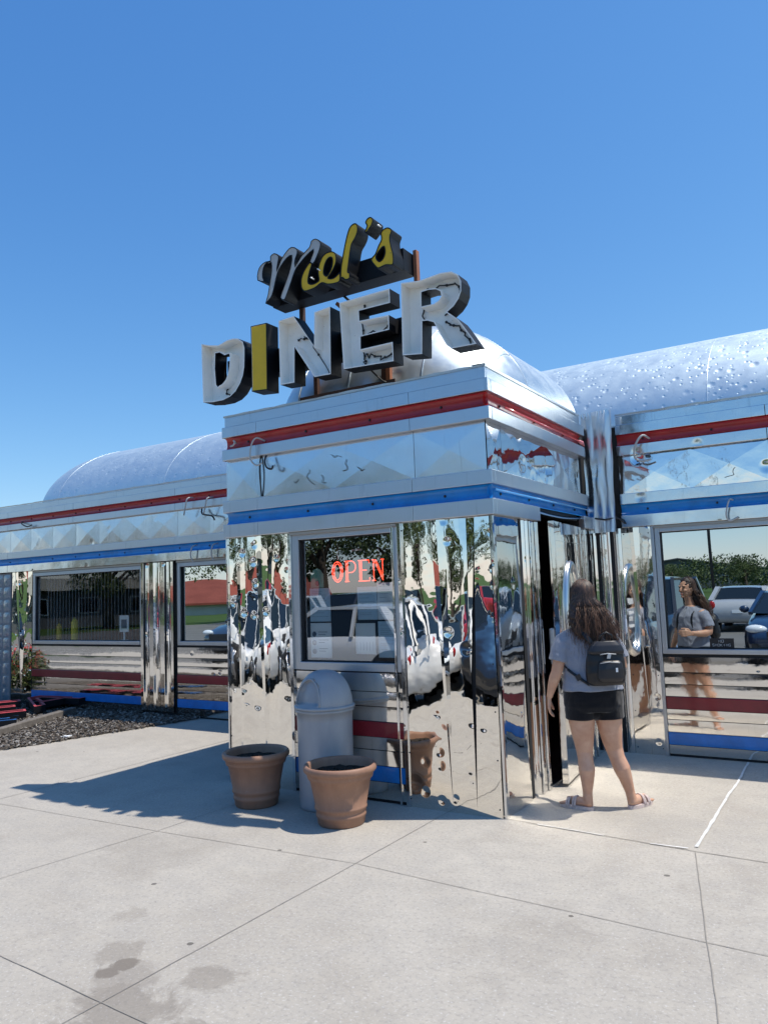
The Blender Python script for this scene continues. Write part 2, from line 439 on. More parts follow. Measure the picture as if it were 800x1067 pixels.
M['nylon_grey'] = mat('grey_nylon', (.013, .013, .017), .42)
M['sandal'] = cloth('sandal_pale', (.62, .50, .45), .2, 60)
M['sole'] = mat('sandal_sole', (.22, .17, .15), .7)

PA = math.atan2(.53, .85)
person = empty('person', (.58, .53, 0), PA, label='woman with long brown hair, grey blue tee and black shorts walking to the door', cat='person')
def remesh(b, name, m, parent, vox=.006, sm=4, disp=None):
    o = b.build(name, m, parent, recalc=True)
    r = o.modifiers.new('r', 'REMESH'); r.mode = 'VOXEL'; r.voxel_size = vox; r.use_smooth_shade = True
    s_ = o.modifiers.new('s', 'SMOOTH'); s_.factor = .5; s_.iterations = sm
    dg = bpy.context.evaluated_depsgraph_get(); me = bpy.data.meshes.new_from_object(o.evaluated_get(dg))
    o.modifiers.clear(); old = o.data; o.data = me; me.name = name
    if disp:
        for v in me.vertices:
            v.co += v.normal * disp(v.co)
    for p in me.polygons: p.use_smooth = True
    return o
B_ = MB()
# torso and head in local axes: x = her right, y = forward, z = up
torso = [((-.077, .00, .70), .175, .125), ((-.077, -.005, .78), .195, .145), ((-.080, .0, .88), .180, .130), ((-.085, .01, .97), .162, .112), ((-.090, .01, 1.08), .170, .118), ((-.093, .005, 1.17), .175, .108), ((-.095, 0, 1.225), .165, .085), ((-.097, 0, 1.265), .115, .065), ((-.099, .0, 1.295), .062, .056), ((-.100, .006, 1.34), .052, .052), ((-.102, .014, 1.40), .052, .055)]
Zn = (0, 0, 1)
B_.loft([(c, a, b_, Zn) for c, a, b_ in torso], 28)
hc = Vector((-.103, .030, 1.500))
B_.ball(hc, .074, .090, .108, 28)
B_.ball(hc + Vector((0, .028, -.055)), .052, .058, .055, 20)         # jaw
B_.ball(hc + Vector((0, .080, -.100)), .020, .018, .016, 12)         # chin
B_.loft([(hc + Vector((0, .082, .010)), .008, .010), (hc + Vector((0, .098, -.012)), .011, .012), (hc + Vector((0, .106, -.032)), .016, .013), (hc + Vector((0, .090, -.040)), .010, .008)], 12)   # nose
for s_ in (-1, 1):
    B_.ball(hc + Vector((.076 * s_, .0, -.012)), .010, .020, .032, 12)
    B_.ball(hc + Vector((.032 * s_, .068, -.030)), .024, .020, .022, 12)   # cheeks
    B_.ball(hc + Vector((.032 * s_, .080, .022)), .020, .012, .008, 12)    # brow
B_.ball(hc + Vector((0, .086, -.066)), .022, .010, .006, 12); B_.ball(hc + Vector((0, .084, -.076)), .018, .010, .006, 12)
# legs
B_.loft([((-.170, .0, .76), .105, .115), ((-.172, .0, .66), .098, .105), ((-.168, .0, .56), .084, .090), ((-.162, .004, .46), .068, .072), ((-.160, .006, .40), .058, .062), ((-.160, -.004, .35), .053, .058), ((-.158, -.018, .28), .058, .064), ((-.158, -.014, .20), .045, .049), ((-.160, -.006, .12), .034, .037), ((-.160, -.006, .075), .034, .038), ((-.160, -.004, .045), .032, .042)], 24)
B_.loft([((.018, .0, .76), .105, .115), ((.022, .0, .66), .098, .105), ((.030, .0, .56), .084, .090), ((.042, .002, .46), .068, .072), ((.052, .002, .41), .059, .063), ((.066, -.010, .35), .054, .058), ((.090, -.022, .28), .058, .063), ((.116, -.018, .20), .045, .049), ((.138, -.012, .12), .034, .037), ((.148, -.012, .075), .034, .038), ((.150, -.010, .045), .032, .042)], 24)
def foot(hx, hy, dx, dy):
    d_ = Vector((dx, dy, 0)).normalized(); l_ = Vector((-d_.y, d_.x, 0)); h_ = Vector((hx, hy, 0)); up = Vector((0, 0, 1))
    def P(a, s_, z): return h_ + d_ * a + l_ * s_ + up * z
    b = B_
    b.loft([(P(-.030, 0, .045), .022, .020, d_), (P(-.010, 0, .047), .030, .030, d_), (P(.04, 0, .052), .032, .034, d_), (P(.09, 0, .046), .036, .026, d_), (P(.135, 0, .037), .042, .018, d_), (P(.165, .0, .032), .040, .013, d_)], 18)
    for i, (s_, L, r) in enumerate(((-.030, .052, .012), (-.011, .050, .0095), (.006, .045, .009), (.020, .038, .0085), (.033, .030, .0078)) if hx > 0 else ((.030, .052, .012), (.011, .050, .0095), (-.006, .045, .009), (-.020, .038, .0085), (-.033, .030, .0078))):
        b.tube([P(.145, s_, .030), P(.165 + L * .45, s_, .029), P(.160 + L, s_, .026)], [r, r, r * .75], 8)
    return d_, l_, h_
FL = foot(-.160, -.010, -.72, .62); FR = foot(.150, -.012, .78, .60)
# arms
B_.loft([((-.235, .0, 1.215), .052, .055), ((-.275, -.004, 1.18), .052, .056), ((-.298, -.012, 1.10), .046, .050), ((-.318, -.020, 1.02), .042, .045), ((-.332, -.018, .965), .040, .042), ((-.348, -.006, .92), .040, .041), ((-.366, .012, .86), .032, .034), ((-.378, .026, .81), .024, .028), ((-.383, .032, .79), .023, .028)], 20)
B_.loft([((.045, .0, 1.215), .052, .055), ((.085, -.002, 1.18), .052, .056), ((.112, -.012, 1.11), .047, .050), ((.130, -.018, 1.04), .042, .045), ((.138, -.004, 1.00), .041, .043), ((.130, .050, .985), .039, .040), ((.108, .120, .985), .032, .034), ((.088, .180, .99), .024, .027), ((.083, .197, .992), .023, .027)], 20)
def hand(w, d_, pn, th):
    """w wrist, d_ along the hand, pn palm-side normal (fingers curl that way), th thumb side"""
    w, d_, pn, th = Vector(w), Vector(d_).normalized(), Vector(pn).normalized(), Vector(th).normalized()
    for q in (-.6, -.2, .2, .6):
        B_.loft([(w + th * q * .014, .016, .013), (w + d_ * .045 + th * q * .032, .015, .012), (w + d_ * .082 + th * q * .046, .012, .0105)], 10)
    for q, L in ((.62, .070), (.22, .080), (-.20, .074), (-.60, .058)):
        b0 = w + d_ * .080 + th * q * .050
        d1 = (d_ + pn * .25).normalized(); d2 = (d_ + pn * .8).normalized(); d3 = (d_ + pn * 1.7).normalized()
        p1 = b0 + d1 * L * .45; p2 = p1 + d2 * L * .32; p3 = p2 + d3 * L * .26
        B_.tube([b0 - d_ * .012, b0, p1, p2, p3], [.0095, .0092, .0085, .0078, .006], 8)
    t0 = w + d_ * .022 + th * .026
    B_.tube([t0 - th * .01, t0 + (d_ * .5 + th * .5) * .035, t0 + (d_ * .9 + th * .5 + pn * .3) * .055, t0 + (d_ * 1.2 + th * .4 + pn * .5) * .070], [.013, .012, .010, .007], 8)
hand((-.384, .033, .788), (-.03, .10, -1), (.9, .25, -.1), (.25, 1, .1))
hand((.082, .200, .992), (-.35, .9, .05), (-.9, -.3, -.1), (0, .1, 1))
remesh(B_, 'body', M['skin'], person, .0042, 5)
fb = MB()
for s_ in (-1, 1): fb.ball(hc + Vector((.031 * s_, .0845, .004)), .012, .006, .006, 10)
fb.each('eye', mat('eye_dark', (.03, .02, .015), .2), person)
fb = MB(); fb.ball(hc + Vector((0, .094, -.071)), .021, .006, .0065, 12); fb.build('lips', mat('lips', (.40, .13, .11), .4), person)
# tee shirt
b = MB()
b.loft([(c, a + g_, d_ + g_, Zn) for c, a, d_, g_ in [((-.077, -.003, .835), .200, .148, .016), ((-.078, -.003, .88), .190, .140, .016), ((-.083, .008, .97), .175, .122, .018), ((-.090, .01, 1.08), .178, .120, .016), ((-.093, .005, 1.17), .180, .112, .014), ((-.095, 0, 1.228), .168, .088, .012), ((-.097, 0, 1.268), .112, .066, .012), ((-.099, .0, 1.288), .070, .058, .010)]], 32)
b.loft([((-.215, .0, 1.205), .062, .068), ((-.272, -.004, 1.180), .066, .072), ((-.300, -.012, 1.115), .066, .070), ((-.318, -.016, 1.045), .068, .070)], 24)
b.loft([((.025, .0, 1.205), .062, .068), ((.082, -.002, 1.180), .066, .072), ((.112, -.012, 1.115), .066, .070), ((.128, -.014, 1.052), .068, .070)], 24)
def wr(p):
    q = Vector((p.x, p.y, p.z * .55))
    return .010 * noise.noise(q * 9) + .006 * noise.noise(Vector((p.x + p.z * .7, p.y, p.z)) * 17)
remesh(b, 'shirt', M['shirt'], person, .006, 5, wr)
b = MB()
b.loft([(c, a, d_, Zn) for c, a, d_ in [((-.077, -.002, .875), .200, .148), ((-.077, -.004, .80), .212, .160), ((-.077, -.004, .73), .213, .157), ((-.076, -.002, .69), .200, .140)]], 32)
b.loft([((-.168, .0, .76), .112, .128), ((-.172, .0, .68), .112, .122), ((-.172, .0, .632), .110, .116)], 24)
b.loft([((.018, .0, .76), .112, .128), ((.022, .0, .68), .112, .122), ((.024, .0, .632), .110, .116)], 24)
b.ball((-.075, .0, .675), .085, .10, .06, 16); b.ball((-.155, -.062, .765), .100, .088, .11, 20); b.ball((.001, -.062, .765), .100, .088, .11, 20)
remesh(b, 'shorts', M['shorts'], person, .006, 5, lambda p: .003 * noise.noise(Vector((p.x * 14, p.y * 14, p.z * 30))))
# hair: scalp volume plus many wavy locks
b = MB(); b.ball(hc + Vector((0, -.014, .012)), .083, .094, .112, 28)
b.loft([(hc + Vector((0, -.045, .03)), .080, .062, Zn), (hc + Vector((-.005, -.062, -.06)), .104, .062, Zn), (hc + Vector((.000, -.082, -.16)), .132, .056, Zn), (hc + Vector((.025, -.105, -.25)), .138, .046, Zn), (hc + Vector((.085, -.118, -.34)), .095, .034, Zn), (hc + Vector((.130, -.115, -.39)), .045, .020, Zn)][::-1], 24)
def hw(p): return .010 * noise.noise(Vector((p.x * 30 + 3 * math.sin(p.z * 14), p.y * 22, p.z * 7))) + .004 * noise.noise(p * 60)
ho = remesh(b, 'hair', M['hair'], person, .005, 3, hw)
b = MB(); rh = random.Random(11)
for i in range(1500):
    a = rh.uniform(PI * .98, PI * 2.02) if i % 5 else rh.uniform(PI * .90, PI * 2.1)
    ca, sa = math.cos(a), math.sin(a); el_ = rh.uniform(.1, 1.35)
    p0 = hc + Vector((.086 * ca * math.cos(el_), -.014 + .100 * sa * math.cos(el_), .012 + .116 * math.sin(el_)))
    L = rh.uniform(.20, .46); side = ca
    end = hc + Vector((.140 * side + .075 * L / .4 + rh.gauss(0, .028), -.095 - .06 * abs(sa) + rh.gauss(0, .020), -.03 - L * .90))
    if end.z < 1.06: end.z = 1.06 + rh.random() * .05
    mid = hc + Vector((.098 * ca, -.018 + .104 * sa - .014, -.03 + rh.uniform(-.02, .03)))
    if p0.z < mid.z: p0 = mid + Vector((0, .01, .03))
    ph = rh.uniform(0, 6.28); fq = rh.uniform(2.2, 3.6); am = rh.uniform(.007, .017)
    pts = []
    e0 = rh.uniform(.55, 1.52); wv = Vector((math.sin(ph), math.cos(ph), 0))
    for k in range(6):   # lie along the scalp first
        e = e0 + (-.15 - e0) * k / 6
        kk = 1.0 + .02 * rh.random()
        pts.append(hc + Vector((.0865 * kk * ca * math.cos(e), -.014 + .0985 * kk * sa * math.cos(e), .012 + .1165 * kk * math.sin(e))))
    s0 = hc + Vector((.088 * ca, -.016 + .100 * sa, -.012))
    for k in range(11):
        t_ = k / 10
        q = s0 * (1 - t_) ** 2 + (s0 * .45 + end * .55 + Vector((0, -.012, .02))) * 2 * t_ * (1 - t_) + end * t_ ** 2
        q = q + Vector((math.sin(ph + t_ * fq * 6.28), math.cos(ph * 1.3 + t_ * fq * 5.5) * .7, 0)) * am * t_ ** .7
        pts.append(q)
    r0 = rh.uniform(.0012, .0028)
    lt = 1 if rh.random() < .52 else 0
    b.tube(pts[:10], r0, 4, 1 if lt and i % 3 == 0 else 0, True)
    b.tube(pts[9:], [r0 * (1 - .8 * k / 7) for k in range(8)], 4, lt, True)
b.build('hair_locks', [M['hair'], M['hair_light']], ho, recalc=False)
# sandals
def sandal(F):
    d_, l_, h_ = F; up = Vector((0, 0, 1)); root = None
    so = MB(); O = []
    for i in range(28):
        a = 2 * PI * i / 28; x = .090 + .130 * math.cos(a); w_ = .046 * abs(math.sin(a)) ** .8 * math.copysign(1, math.sin(a)) * (1.0 + .12 * math.cos(a))
        O.append(h_ + d_ * x + l_ * w_)
    vs = [p + up * .001 for p in O] + [p + up * .024 for p in O]
    so.add(vs, [(i, (i + 1) % 28, 28 + (i + 1) % 28, 28 + i) for i in range(28)] + [tuple(range(28))[::-1], tuple(range(28, 56))])
    root = so.build('sandal', M['sandal'], person)
    st = MB()
    for x, z, s0 in ((.085, .060, .0), (.135, .046, .012)):
        st.tube([h_ + d_ * (x + s0 * s_) + l_ * (.044 * math.cos(a)) + up * (.014 + (z + .010) * math.sin(a)) for s_ in (0,) for a in [PI * k / 10 for k in range(11)]], .0075, 6)
        st.tube([h_ + d_ * (x + .016) + l_ * (.044 * math.cos(a)) + up * (.014 + (z + .005) * math.sin(a)) for a in [PI * k / 10 for k in range(11)]], .007, 6)
    st.build('sandal_strap', M['sandal'], root)
sandal(FL); sandal(FR)

# ------------------------------------------------------------------ backpack
pk = empty('backpack', (.58, .53, .84), PA, label='small black backpack with a front pocket on the woman\'s back', cat='backpack')
tl = rad(4)
def PP(x, y, z):  # tilt a little to her left
    return Vector((-.022 + 1.03 * x * math.cos(tl) + (z - .14) * math.sin(tl) * .3, -.150 - 1.1 * y - .025, z * 1.06 + .045))
b = MB()
rings = []
for z, hw_, dp in ((.0, .110, .045), (.02, .128, .058), (.08, .136, .066), (.16, .130, .062), (.22, .118, .052), (.26, .088, .040), (.285, .055, .026)):
    rings.append((PP(0, 0, z), hw_ * 1.03, dp * 1.03, Zn))
b.loft(rings, 32, 0, True, 2.5)
remesh(b, 'pack_body', M['nylon'], pk, .005, 3, lambda p: .003 * noise.noise(p * 25))
b = MB(); b.loft([(PP(.015, .058, z), hw_ * 1.03, dp * 1.03, Zn) for z, hw_, dp in ((.03, .075, .020), (.05, .088, .034), (.11, .086, .036), (.150, .078, .028), (.165, .060, .014))], 28, 0, True, 3)
remesh(b, 'front_pocket', M['nylon_grey'], pk, .005, 2)
b = MB(); b.loft([(PP(.0, .020, z), hw_ * 1.03, dp * 1.03, Zn) for z, hw_, dp in ((.205, .118, .052), (.225, .122, .056), (.26, .105, .046), (.29, .072, .030))], 28, 0, True, 3)
remesh(b, 'top_flap', M['nylon_grey'], pk, .005, 2)
b = MB(); b.tube([PP(-.045, .02, .27), PP(-.038, .04, .325), PP(0, .045, .345), PP(.038, .04, .325), PP(.045, .02, .27)], .008, 8); b.build('grab_handle', M['nylon'], pk)
def strap(pts, w_, name='strap'):
    b = MB(); P = [Vector(p) for p in pts]; out = []
    for i in range(len(P) - 1):
        p0, p1, p2, p3 = P[max(i - 1, 0)], P[i], P[i + 1], P[min(i + 2, len(P) - 1)]
        for k in range(5):
            t = k / 5; out.append(.5 * ((2 * p1) + (p2 - p0) * t + (2 * p0 - 5 * p1 + 4 * p2 - p3) * t * t + (3 * p1 - p0 - 3 * p2 + p3) * t ** 3))
    out.append(P[-1])
    rings = [(p, w_, .005) for p in out]
    b.loft(rings, 10); return b.build(name, M['nylon'], pk)
z_ = .84
strap([(-.065, -.150, 1.10 - z_), (-.120, -.145, 1.20 - z_), (-.165, -.080, 1.272 - z_), (-.180, .02, 1.262 - z_), (-.190, .112, 1.17 - z_), (-.195, .125, 1.02 - z_)], .019)
strap([(.010, -.150, 1.10 - z_), (-.02, -.145, 1.19 - z_), (-.015, -.085, 1.268 - z_), (-.010, .02, 1.262 - z_), (.005, .112, 1.17 - z_), (.01, .125, 1.02 - z_)], .019)
strap([(-.135, -.150, .885 - z_), (-.200, -.125, .935 - z_), (-.262, -.070, .99 - z_), (-.268, .02, 1.03 - z_), (-.23, .10, 1.04 - z_)], .010)
strap([(.09, -.150, .885 - z_), (.10, -.125, .94 - z_), (.106, -.06, .99 - z_), (.10, .04, 1.0 - z_)], .010)
b = MB(); b.obox((-.205, -.128, .938 - z_), (.016, 0, .008), (0, .006, 0), (-.008, 0, .018)); b.build('buckle', M['nylon_grey'], pk)
b = MB(); c_ = PP(.048, .092, .105); b.obox(c_, (.007, 0, 0), (0, .003, 0), (0, 0, .014)); b.build('white_tag', M['paper'], pk)
b = MB(); b.tube([PP(-.055, .078, .205), PP(-.01, .088, .212), PP(.05, .080, .205)], .004, 6); b.obox(PP(.0, .090, .195), (.012, 0, 0), (0, .003, 0), (.004, 0, .016)); b.build('zip', M['cable'], pk)
b = MB(); b.tube([PP(-.06, .088, .150), PP(.0, .096, .158), PP(.07, .090, .150)], .003, 6); b.build('zip', M['cable'], pk)

# ------------------------------------------------------------------ the diner
diner = empty('diner', (0, 0, 0), label='chrome diner with red and blue stripes, quilted steel frieze and barrel roofs', cat='diner')
W = -2.545; Y = 2.4; XL = -11.6; XR = 5.2
BZ = dict(b4=(2.109, 2.227), bl=(2.227, 2.33), b3=(2.33, 2.435), fr=(2.435, 2.80), b2=(2.80, 2.899), rd=(2.899, 3.006), b1=(3.006, 3.105), cap=(3.105, 3.20))

def siding(x0, x1, y, dz, m):
    """horizontal polished strips with a red and a blue one below a window; y = wall face, facing -y"""
    zs = [.02, .104, .217, .329, .424, .537, .646, .755, .896]
    zs = [max(.02, z + dz * (.6 + .4 * z)) for z in zs]; zs[0] = .02
    steel_b = MB()
    for i, (a, b) in enumerate(zip(zs, zs[1:])):
        if i in (1, 4): continue
        tilt = (-.5, .0, .6, -.35, .0, .35, .5, -.2)[i] * .0022
        def fn(u, v, a=a, b=b, tilt=tilt):
            bul = .0007 * (1 - (2 * v - 1) ** 2)
            return (x0 + u * (x1 - x0), y - .018 - bul + tilt * (v - .5), a + .003 + v * (b - a - .006))
        steel_b.grid(fn, 1, 6)
        steel_b.box(x0, x1, y - .012, y, a + .003, b - .003)
    steel_b.build('siding_panel', m, diner)
    r = MB(); r.box(x0, x1, y - .030, y, zs[4] + .002, zs[5] - .002); r.build('red_stripe', M['maroon'], diner, bevel=.004)
    r = MB(); r.box(x0, x1, y - .030, y, zs[1] + .002, zs[2] - .002); r.build('blue_stripe', M['lowblue'], diner, bevel=.004)
    r = MB(); r.box(x0, x1, y - .006, y + .004, 0.0, .93 + dz); r.build('siding_backing', M['gap'], diner)

def window(x0, x1, z0, z1, y, glass, fw=.05, inset=.03, mull=(), sillw=.0):
    """frame opening x0..x1, z0..z1 whose frame face is at y; glass set back"""
    f = MB()
    f.box(x0, x0 + fw, y - .02, y + .07, z0, z1); f.box(x1 - fw, x1, y - .02, y + .07, z0, z1)
    f.box(x0 + fw, x1 - fw, y - .02, y + .07, z1 - fw, z1); f.box(x0 + fw, x1 - fw, y - .03, y + .07, z0, z0 + fw)
    for mx in mull: f.box(mx - .025, mx + .025, y - .005, y + .06, z0 + fw, z1 - fw)
    fo = f.build('window', M['alu'], diner, bevel=.004)
    k = MB(); q = .008
    xa, xb, za, zb = x0 + fw, x1 - fw, z0 + fw, z1 - fw
    k.box(xa, xa + q, y + .004, y + .035, za, zb); k.box(xb - q, xb, y + .004, y + .035, za, zb)
    k.box(xa, xb, y + .004, y + .035, zb - q, zb); k.box(xa, xb, y + .004, y + .035, za, za + q)
    k.each('window_gasket', M['gap'], fo)
    p = MB(); p.add([(xa, y + inset, za), (xb, y + inset, za), (xb, y + inset, zb), (xa, y + inset, zb)], [(0, 1, 2, 3)])
    p.build('window_pane', glass, fo, recalc=False)
    return fo

# --- walls (dark shell behind the cladding) and the inside
w = MB()
w.box(W + .01, -1.815, .002, .10, 0, 2.11); w.box(-.76, 0 - .004, .002, .10, 0, 2.11)
w.box(-1.815, -.76, .002, .10, 0, .99); w.box(W + .01, -.004, .002, .10, 2.109, 3.10)
w.box(-.10, -.004, .10, .80, 0, 2.11); w.box(-.10, -.004, .10, 2.35, 2.28, 3.10); w.box(-.10, -.004, 2.02, 2.35, 0, 2.30)
w.box(W + .01, W + .11, .10, Y, 0, 3.10)
w.each('vestibule_wall', M['gap'], diner)
w = MB()
w.box(XL, -9.02, Y + .002, Y + .12, 0, 2.1); w.box(-9.02, W, Y + .002, Y + .12, 0, .95); w.box(-6.46, -5.76, Y + .002, Y + .12, .95, 2.1)
w.box(XL, XR, Y + .002, Y + .12, 2.09, 3.1); w.box(0, .60, Y + .002, Y + .12, 0, 2.1); w.box(.60, XR, Y + .002, Y + .12, 0, .93)
w.box(4.0, XR, Y + .002, Y + .12, .93, 2.1)
w.box(XL, XL + .12, Y + .12, 9.5, 0, 3.1); w.box(XR - .12, XR, Y + .12, 9.5, 0, 3.1); w.box(XL, XR, 9.5, 9.62, 0, 3.1)
w.each('main_wall', M['gap'], diner)
w = MB()
w.box(XL + .12, XR - .12, Y + .12, 9.5, 0, .02); w.box(W + .11, -.10, .10, Y + .12, 0, .02)
w.each('interior_floor', M['interior_floor'], diner)
w = MB(); w.box(XL + .12, XR - .12, 6.2, 6.3, .02, 2.3); w.box(XL + .12, XR - .12, Y + .12, 9.5, 2.3, 2.36); w.box(W + .11, -.10, .10, Y + .12, 2.27, 2.31)
w.each('interior_wall', M['interior'], diner)
# booth seats glimpsed through the wing windows
bs = MB()
for x in (-8.4, -7.2, -5.2, -4.2, 1.3, 2.6):
    bs.box(x - .06, x + .06, Y + .35, Y + 1.5, .02, 1.15); bs.box(x - .35, x + .35, Y + .35, Y + 1.5, .3, .46)
bs.each('booth_bench', mat('booth_vinyl', (.20, .02, .025), .35), diner, bevel=.03)
tb = MB()
for x in (-7.8, -4.7, 1.95): tb.box(x - .28, x + .28, Y + .2, Y + 1.45, .74, .78); tb.box(x - .04, x + .04, Y + .7, Y + .8, .02, .74)
tb.each('booth_table', mat('table_laminate', (.5, .5, .48), .3), diner)

# flat roof decks
r = MB(); r.box(W + .02, -.02, .02, Y, 3.08, 3.12); r.box(XL + .02, XR - .02, Y + .03, 9.6, 3.08, 3.12)
r.each('roof_deck', M['roof_smooth'], diner)

# --- cornice: horizontal bands, each piece between seams its own segment
def hband(segs_front, segs_side, z0, z1, out, m, name, bev=.004):
    b = MB()
    for x0, x1, yf in segs_front: b.box(x0, x1, yf - out, yf + .0, z0 + .001, z1 - .001)
    for y0, y1, xf in segs_side: b.box(xf + .0, xf + out, y0, y1, z0 + .001, z1 - .001)
    b.each(name, m, diner, bevel=bev)
seamV = [W, -2.14, -.60, .06]
segV = [(a + .0012, b - .0012, 0) for a, b in zip(seamV, seamV[1:])]
seamL = [XL, -9.67, -7.97, -5.75, -3.9, W - .003]
segL = [(a + .0015, b - .0015, Y) for a, b in zip(seamL, seamL[1:])]
seamR = [.31, 1.62, 3.2, XR]
segR = [(a + .0015, b - .0015, Y) for a, b in zip(seamR, seamR[1:])]
for nm, key in (('lower_band', 'b4'), ('middle_band', 'b3'), ('upper_band', 'b2'), ('top_band', 'b1')):
    z0, z1 = BZ[key]
    sd = [(.0, .862, 0), (2.02, 2.31, 0)] if key == 'b4' else [(.0, 2.17, 0)]
    hband(segV, sd, z0, z1, .06, M['band'], nm)
    hband(segL, [], z0, z1, .06, M['band_polished'] if key in ('b4',) else M['band'], nm)
    hband(segR, [], z0, z1, .06, M['band_polished'], nm)
hband([(W + .008, .028, 0)], [(0, 2.14, 0)], 3.105, 3.205, .028, M['band'], 'parapet_cap')
hband([(XL, W - .003, Y)], [], 3.105, 3.195, .028, M['band'], 'parapet_cap')
hband([(.31, XR, Y)], [], 3.105, 3.195, .028, M['band_polished'], 'parapet_cap')
# thin crimped flashing on the cap, slightly wavy
for (xa, xb, yy, seed) in ((W, .03, -.03, 1), (XL, W, Y - .03, 2), (.31, XR, Y - .03, 3)):
    fl = MB(); n = int((xb - xa) / .05)
    vs = []
    for i in range(n + 1):
        x = xa + (xb - xa) * i / n; h = .006 + .010 * noise.noise(Vector((x * 2.2, seed, 0))) + .006 * noise.noise(Vector((x * 9, seed, 3)))
        vs += [(x, yy - .004, 3.197), (x, yy - .006, 3.209 + h), (x, yy + .10, 3.212 + h)]
    fl.add(vs, [(3 * i + k, 3 * i + 3 + k, 3 * i + 4 + k, 3 * i + 1 + k) for i in range(n) for k in (0, 1)], 0, False)
    fl.build('cap_flashing', M['band'], diner)
fl = MB(); vs = []
for i in range(44):
    y = -.03 + 2.16 * i / 43; h = .006 + .012 * noise.noise(Vector((9, y * 2.5, 0))) + .005 * noise.noise(Vector((9, y * 9, 0)))
    vs += [(.034, y, 3.197), (.036, y, 3.211 + h), (-.08, y, 3.214 + h)]
fl.add(vs, [(3 * i + k, 3 * i + 3 + k, 3 * i + 4 + k, 3 * i + 1 + k) for i in range(43) for k in (0, 1)]); fl.build('cap_flashing', M['band'], diner)

# red / blue channels: concave enamel trough with screw heads
def trough(x0, x1, y, z0, z1, m, name, axis='x', xf=0.0):
    b = MB(); n = 6; h = z1 - z0
    prof = [(-.030, 0), (-.012, .12), (-.004, .35), (-.004, .65), (-.012, .88), (-.030, 1)]
    if axis == 'x':
        vs = [(x, y + a, z0 + t * h) for x in (x0, x1) for a, t in prof]
    else:
        vs = [(xf - a, yy, z0 + t * h) for yy in (x0, x1) for a, t in prof]
    b.add(vs, [(i, n + i, n + i + 1, i + 1) for i in range(n - 1)], 0, True)
    o = b.build(name, m, diner)
    s = MB(); L = x1 - x0; k = max(1, int(L / .55))
    for i in range(k):
        t = x0 + (i + .4) * L / k
        c = (t, y - .008, (z0 + z1) / 2) if axis == 'x' else (xf + .008, t, (z0 + z1) / 2)
        s.ball(c, .011, .011, .011, 8)
    s.each('screw', M['darkmetal'], o)
for z, m, nm in ((BZ['rd'], M['red'], 'red_channel'), (BZ['bl'], M['blue'], 'blue_channel')):
    trough(W + .015, .034, 0, *z, m, nm)
    trough(-.03, 2.14 if nm[0] == 'r' else 2.24, 0, *z, m, nm, 'y', 0.0)
    trough(XL, W - .002, Y, *z, m, nm)
    trough(.31, XR, Y, *z, m, nm)
# glass light tubes left in the channels on the door side
for z, m, y0, y1 in ((2.945, M['red'], .30, 2.08), (2.295, M['blue'], .03, 2.22)):
    t = MB(); t.tube([(.040, y0, z), (.040, y1, z)], .0085, 8); t.build('light_tube', mat('tube_enamel', (.75, .10, .10) if z > 2.5 else (.10, .42, .85), .12, 0, .5, 1), diner)
    e = MB(); e.tube([(.042, y1 - .02, z), (.045, y1 + .05, z - .005), (.05, y1 + .09, z - .03)], [.015, .02, .012], 8)
    e.build('tube_coupling', mat('coupling_plastic', (.75, .25, .28) if z > 2.5 else (.55, .72, .9), .3), diner)

# --- quilted frieze
def quilt(seams, z0, z1, y, cell, m, axis='y', h=.0055):
    for a, b in zip(seams, seams[1:]):
        q = MB(); L = b - a; n = max(1, round(L / cell)); cw = L / n
        for i in range(n):
            x0, x1 = a + i * cw, a + (i + 1) * cw
            if i == 0: x0 += .002
            if i == n - 1: x1 -= .002
            cx, cz = (x0 + x1) / 2, (z0 + z1) / 2
            hh = h * random.Random(i * 7 + int(a * 100)).uniform(.75, 1.25)
            P = [(x0, 0, z0), (x1, 0, z0), (x1, 0, z1), (x0, 0, z1), (cx, hh, cz + .006)]
            if axis == 'y': vs = [(p[0], y - p[1] - .004, p[2]) for p in P]
            else: vs = [(y + p[1] + .004, p[0], p[2]) for p in P]
            q.add(vs, [(0, 1, 4), (1, 2, 4), (2, 3, 4), (3, 0, 4)])
        q.build('quilted_panel', m, diner)
quilt([W, -2.14, -.60, -.0], *BZ['fr'], 0, .64, M['quilt'])
quilt([.0, .26, 2.12], *BZ['fr'], 0, .93, M['quilt_mirror'], 'x', .008)
quilt(seamL, *BZ['fr'], Y, .62, M['quilt'])
quilt(seamR, *BZ['fr'], Y, .85, M['quilt_mirror'])
